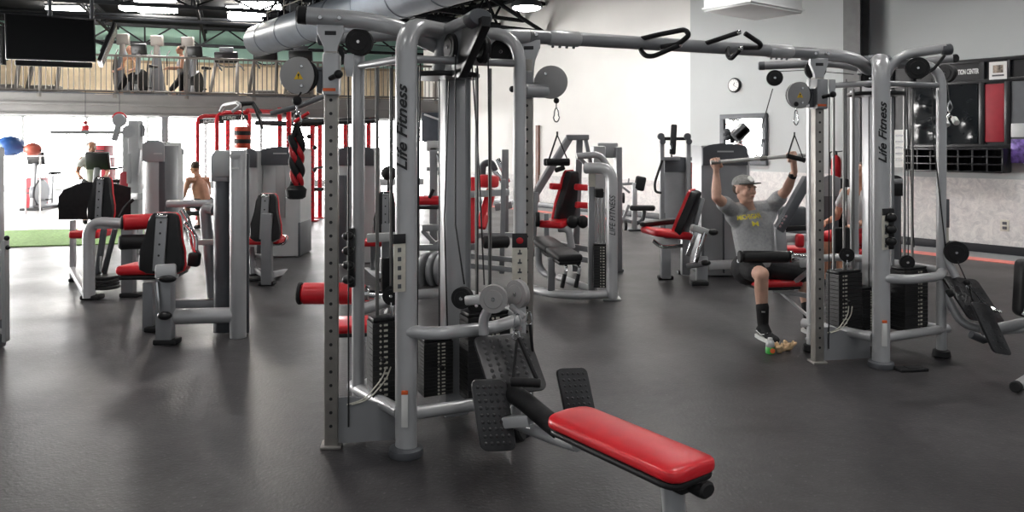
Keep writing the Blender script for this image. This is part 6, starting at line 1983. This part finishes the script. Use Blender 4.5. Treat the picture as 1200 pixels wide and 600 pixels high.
# bearded rider before the windows
o = V((P(108, 0, 14.95).x, 14.95, 0))
fw = V((.5, -.87, 0)).normalized(); sd_ = basis(fw) @ V((1, 0, 0))
J = dict(hip=o + V((0, .1, .98)), neck=o + V((0, -.02, 1.52)), head=V((P(107.5, 0, 14.9).x, 14.9, Z(173.5, 14.9))), floor=0)
J['neck'] = J['head'] + V((0, .03, -.17)); J['hip'] = J['neck'] - fw * .08 - UP * .52
for k in (-1, 1):
    J['elbow%d' % k] = J['neck'] + sd_ * .26 * k + fw * .10 - UP * .30; J['wrist%d' % k] = J['neck'] + sd_ * .22 * k + fw * .38 - UP * .36
    J['knee%d' % k] = J['hip'] + sd_ * .13 * k + fw * .38 - UP * (.12 + .12 * k); J['ankle%d' % k] = J['hip'] + sd_ * .13 * k + fw * .30 - UP * (.54 + .12 * k)
small_person('bearded person in a pale shirt riding a bike before the bright windows', J, fw, 'white', 'shorts', 1.0, True, .016, True, False, True)

# person with a dark bun on the elliptical
tt = TM(210, 1.45); o = MZ(tt, 1.45, CZ)
fw = V((-.8, -.5, 0)).normalized()
hd_ = V((P(211, 0, o.y).x, o.y, Z(58.5, o.y)))
J = dict(head=hd_, neck=hd_ + V((.03, .04, -.19)), hip=hd_ + V((.06, .06, -.74)), floor=CZ)
sd_ = basis(fw) @ V((1, 0, 0))
for k in (-1, 1):
    J['elbow%d' % k] = J['neck'] + sd_ * .25 * k + fw * .05 - UP * .33; J['wrist%d' % k] = J['neck'] + sd_ * .22 * k + fw * .33 - UP * .34
    J['knee%d' % k] = J['hip'] + sd_ * .10 * k + fw * (.16 + .12 * k) - UP * .38; J['ankle%d' % k] = J['hip'] + sd_ * .10 * k + fw * (.04 + .1 * k) - UP * .80
small_person('person with a dark bun and grey top on the mezzanine, seen from the side', J, fw, 'grey', 'shorts', 1.0, True, .018, False, True)
# person at the first elliptical, mostly hidden by its tower
o = MZ(TM(152, 1.5), 1.5, CZ)
hd_ = V((P(152, 0, o.y).x, o.y, Z(58, o.y)))
fw = V((-.3, -1, 0)).normalized(); sd_ = basis(fw) @ V((1, 0, 0))
J = dict(head=hd_, neck=hd_ + V((0, .03, -.19)), hip=hd_ + V((0, .05, -.74)), floor=CZ)
for k in (-1, 1):
    J['elbow%d' % k] = J['neck'] + sd_ * .30 * k - UP * .33; J['wrist%d' % k] = J['neck'] + sd_ * .26 * k + fw * .28 - UP * .42
    J['knee%d' % k] = J['hip'] + sd_ * .10 * k + fw * (.16 + .12 * k) - UP * .38; J['ankle%d' % k] = J['hip'] + sd_ * .10 * k + fw * (.04 + .1 * k) - UP * .80
small_person('person half hidden behind the bike at the railing, bare arms showing', J, fw, 'tan', 'shorts', 1.0, True, .018, False)
# person seen through the farther tower, grey shirt with red
o = V((P(1003, 0, 9.0).x, 9.0, 0))
fw = V((-.9, -.4, 0)).normalized(); sd_ = basis(fw) @ V((1, 0, 0))
hd_ = V((P(1008, 0, 9.0).x, 9.0, Z(203, 9.0)))
J = dict(head=hd_, neck=hd_ + V((-.03, .02, -.19)), hip=hd_ + V((.02, .02, -.72)), floor=0)
for k in (-1, 1):
    J['elbow%d' % k] = J['neck'] + sd_ * .24 * k + fw * .06 - UP * .34; J['wrist%d' % k] = J['neck'] + sd_ * .2 * k + fw * .30 - UP * .40
    J['knee%d' % k] = J['hip'] + sd_ * .10 * k + fw * .42 - UP * .02; J['ankle%d' % k] = J['hip'] + sd_ * .10 * k + fw * .44 - UP * .44
    J['ankle%d' % k].z = .09
small_person('seated person in a pale grey shirt seen through the rods of the farther tower', J, fw, 'light', 'redp', 1.0, True, .018)
t = thing('exercise_stool', 'red topped bench under the seated person behind the farther tower', 'exercise bench', V((J['hip'].x, J['hip'].y, 0)))
zt = J['hip'].z - .15
MB().box(V((J['hip'].x, J['hip'].y, zt - .04)), (.42, .36, .08), None, .03, 3).build('seat', 'red', t)
MB().bar(V((J['hip'].x, J['hip'].y, .02)), V((J['hip'].x, J['hip'].y, zt - .07)), .10, .10, .012).build('post', 'grey', t)
MB().box(V((J['hip'].x, J['hip'].y, .02)), (.4, .3, .04), None, .012).build('base_plate', 'black', t)
# bare shouldered person by the red rig
o = V((P(236, 0, 14.6).x, 14.6, 0))
fw = V((-.75, .65, 0)).normalized(); sd_ = basis(fw) @ V((1, 0, 0))
hd_ = V((P(228, 0, 14.5).x, 14.5, Z(197, 14.5)))
J = dict(head=hd_, neck=hd_ + V((.06, 0, -.17)), hip=hd_ + V((.16, .02, -.66)), floor=0)
for k in (-1, 1):
    J['elbow%d' % k] = J['neck'] + sd_ * .25 * k - UP * .33 + fw * .04; J['wrist%d' % k] = J['neck'] + sd_ * .2 * k + fw * .25 - UP * .45
    J['knee%d' % k] = J['hip'] + sd_ * .12 * k + fw * .40 - UP * .04; J['ankle%d' % k] = J['hip'] + sd_ * .12 * k + fw * .38 - UP * .44
    J['ankle%d' % k].z = .09
small_person('bare shouldered person sitting between the covered stacks and the red rig', J, fw, 'skin2', 'shorts', 1.0, True, .018, False)
t = thing('flat_bench', 'black flat bench under the bare shouldered person by the red rig', 'exercise bench', V((J['hip'].x, J['hip'].y, 0)))
zt = J['hip'].z - .15
MB().box(V((J['hip'].x, J['hip'].y, zt - .04)), (.9, .3, .08), None, .03, 3).build('seat', 'bvinyl', t)
for dx in (-.3, .3):
    MB().bar(V((J['hip'].x + dx, J['hip'].y, .0)), V((J['hip'].x + dx, J['hip'].y, zt - .07)), .07, .07, .01).build('leg', 'grey', t)
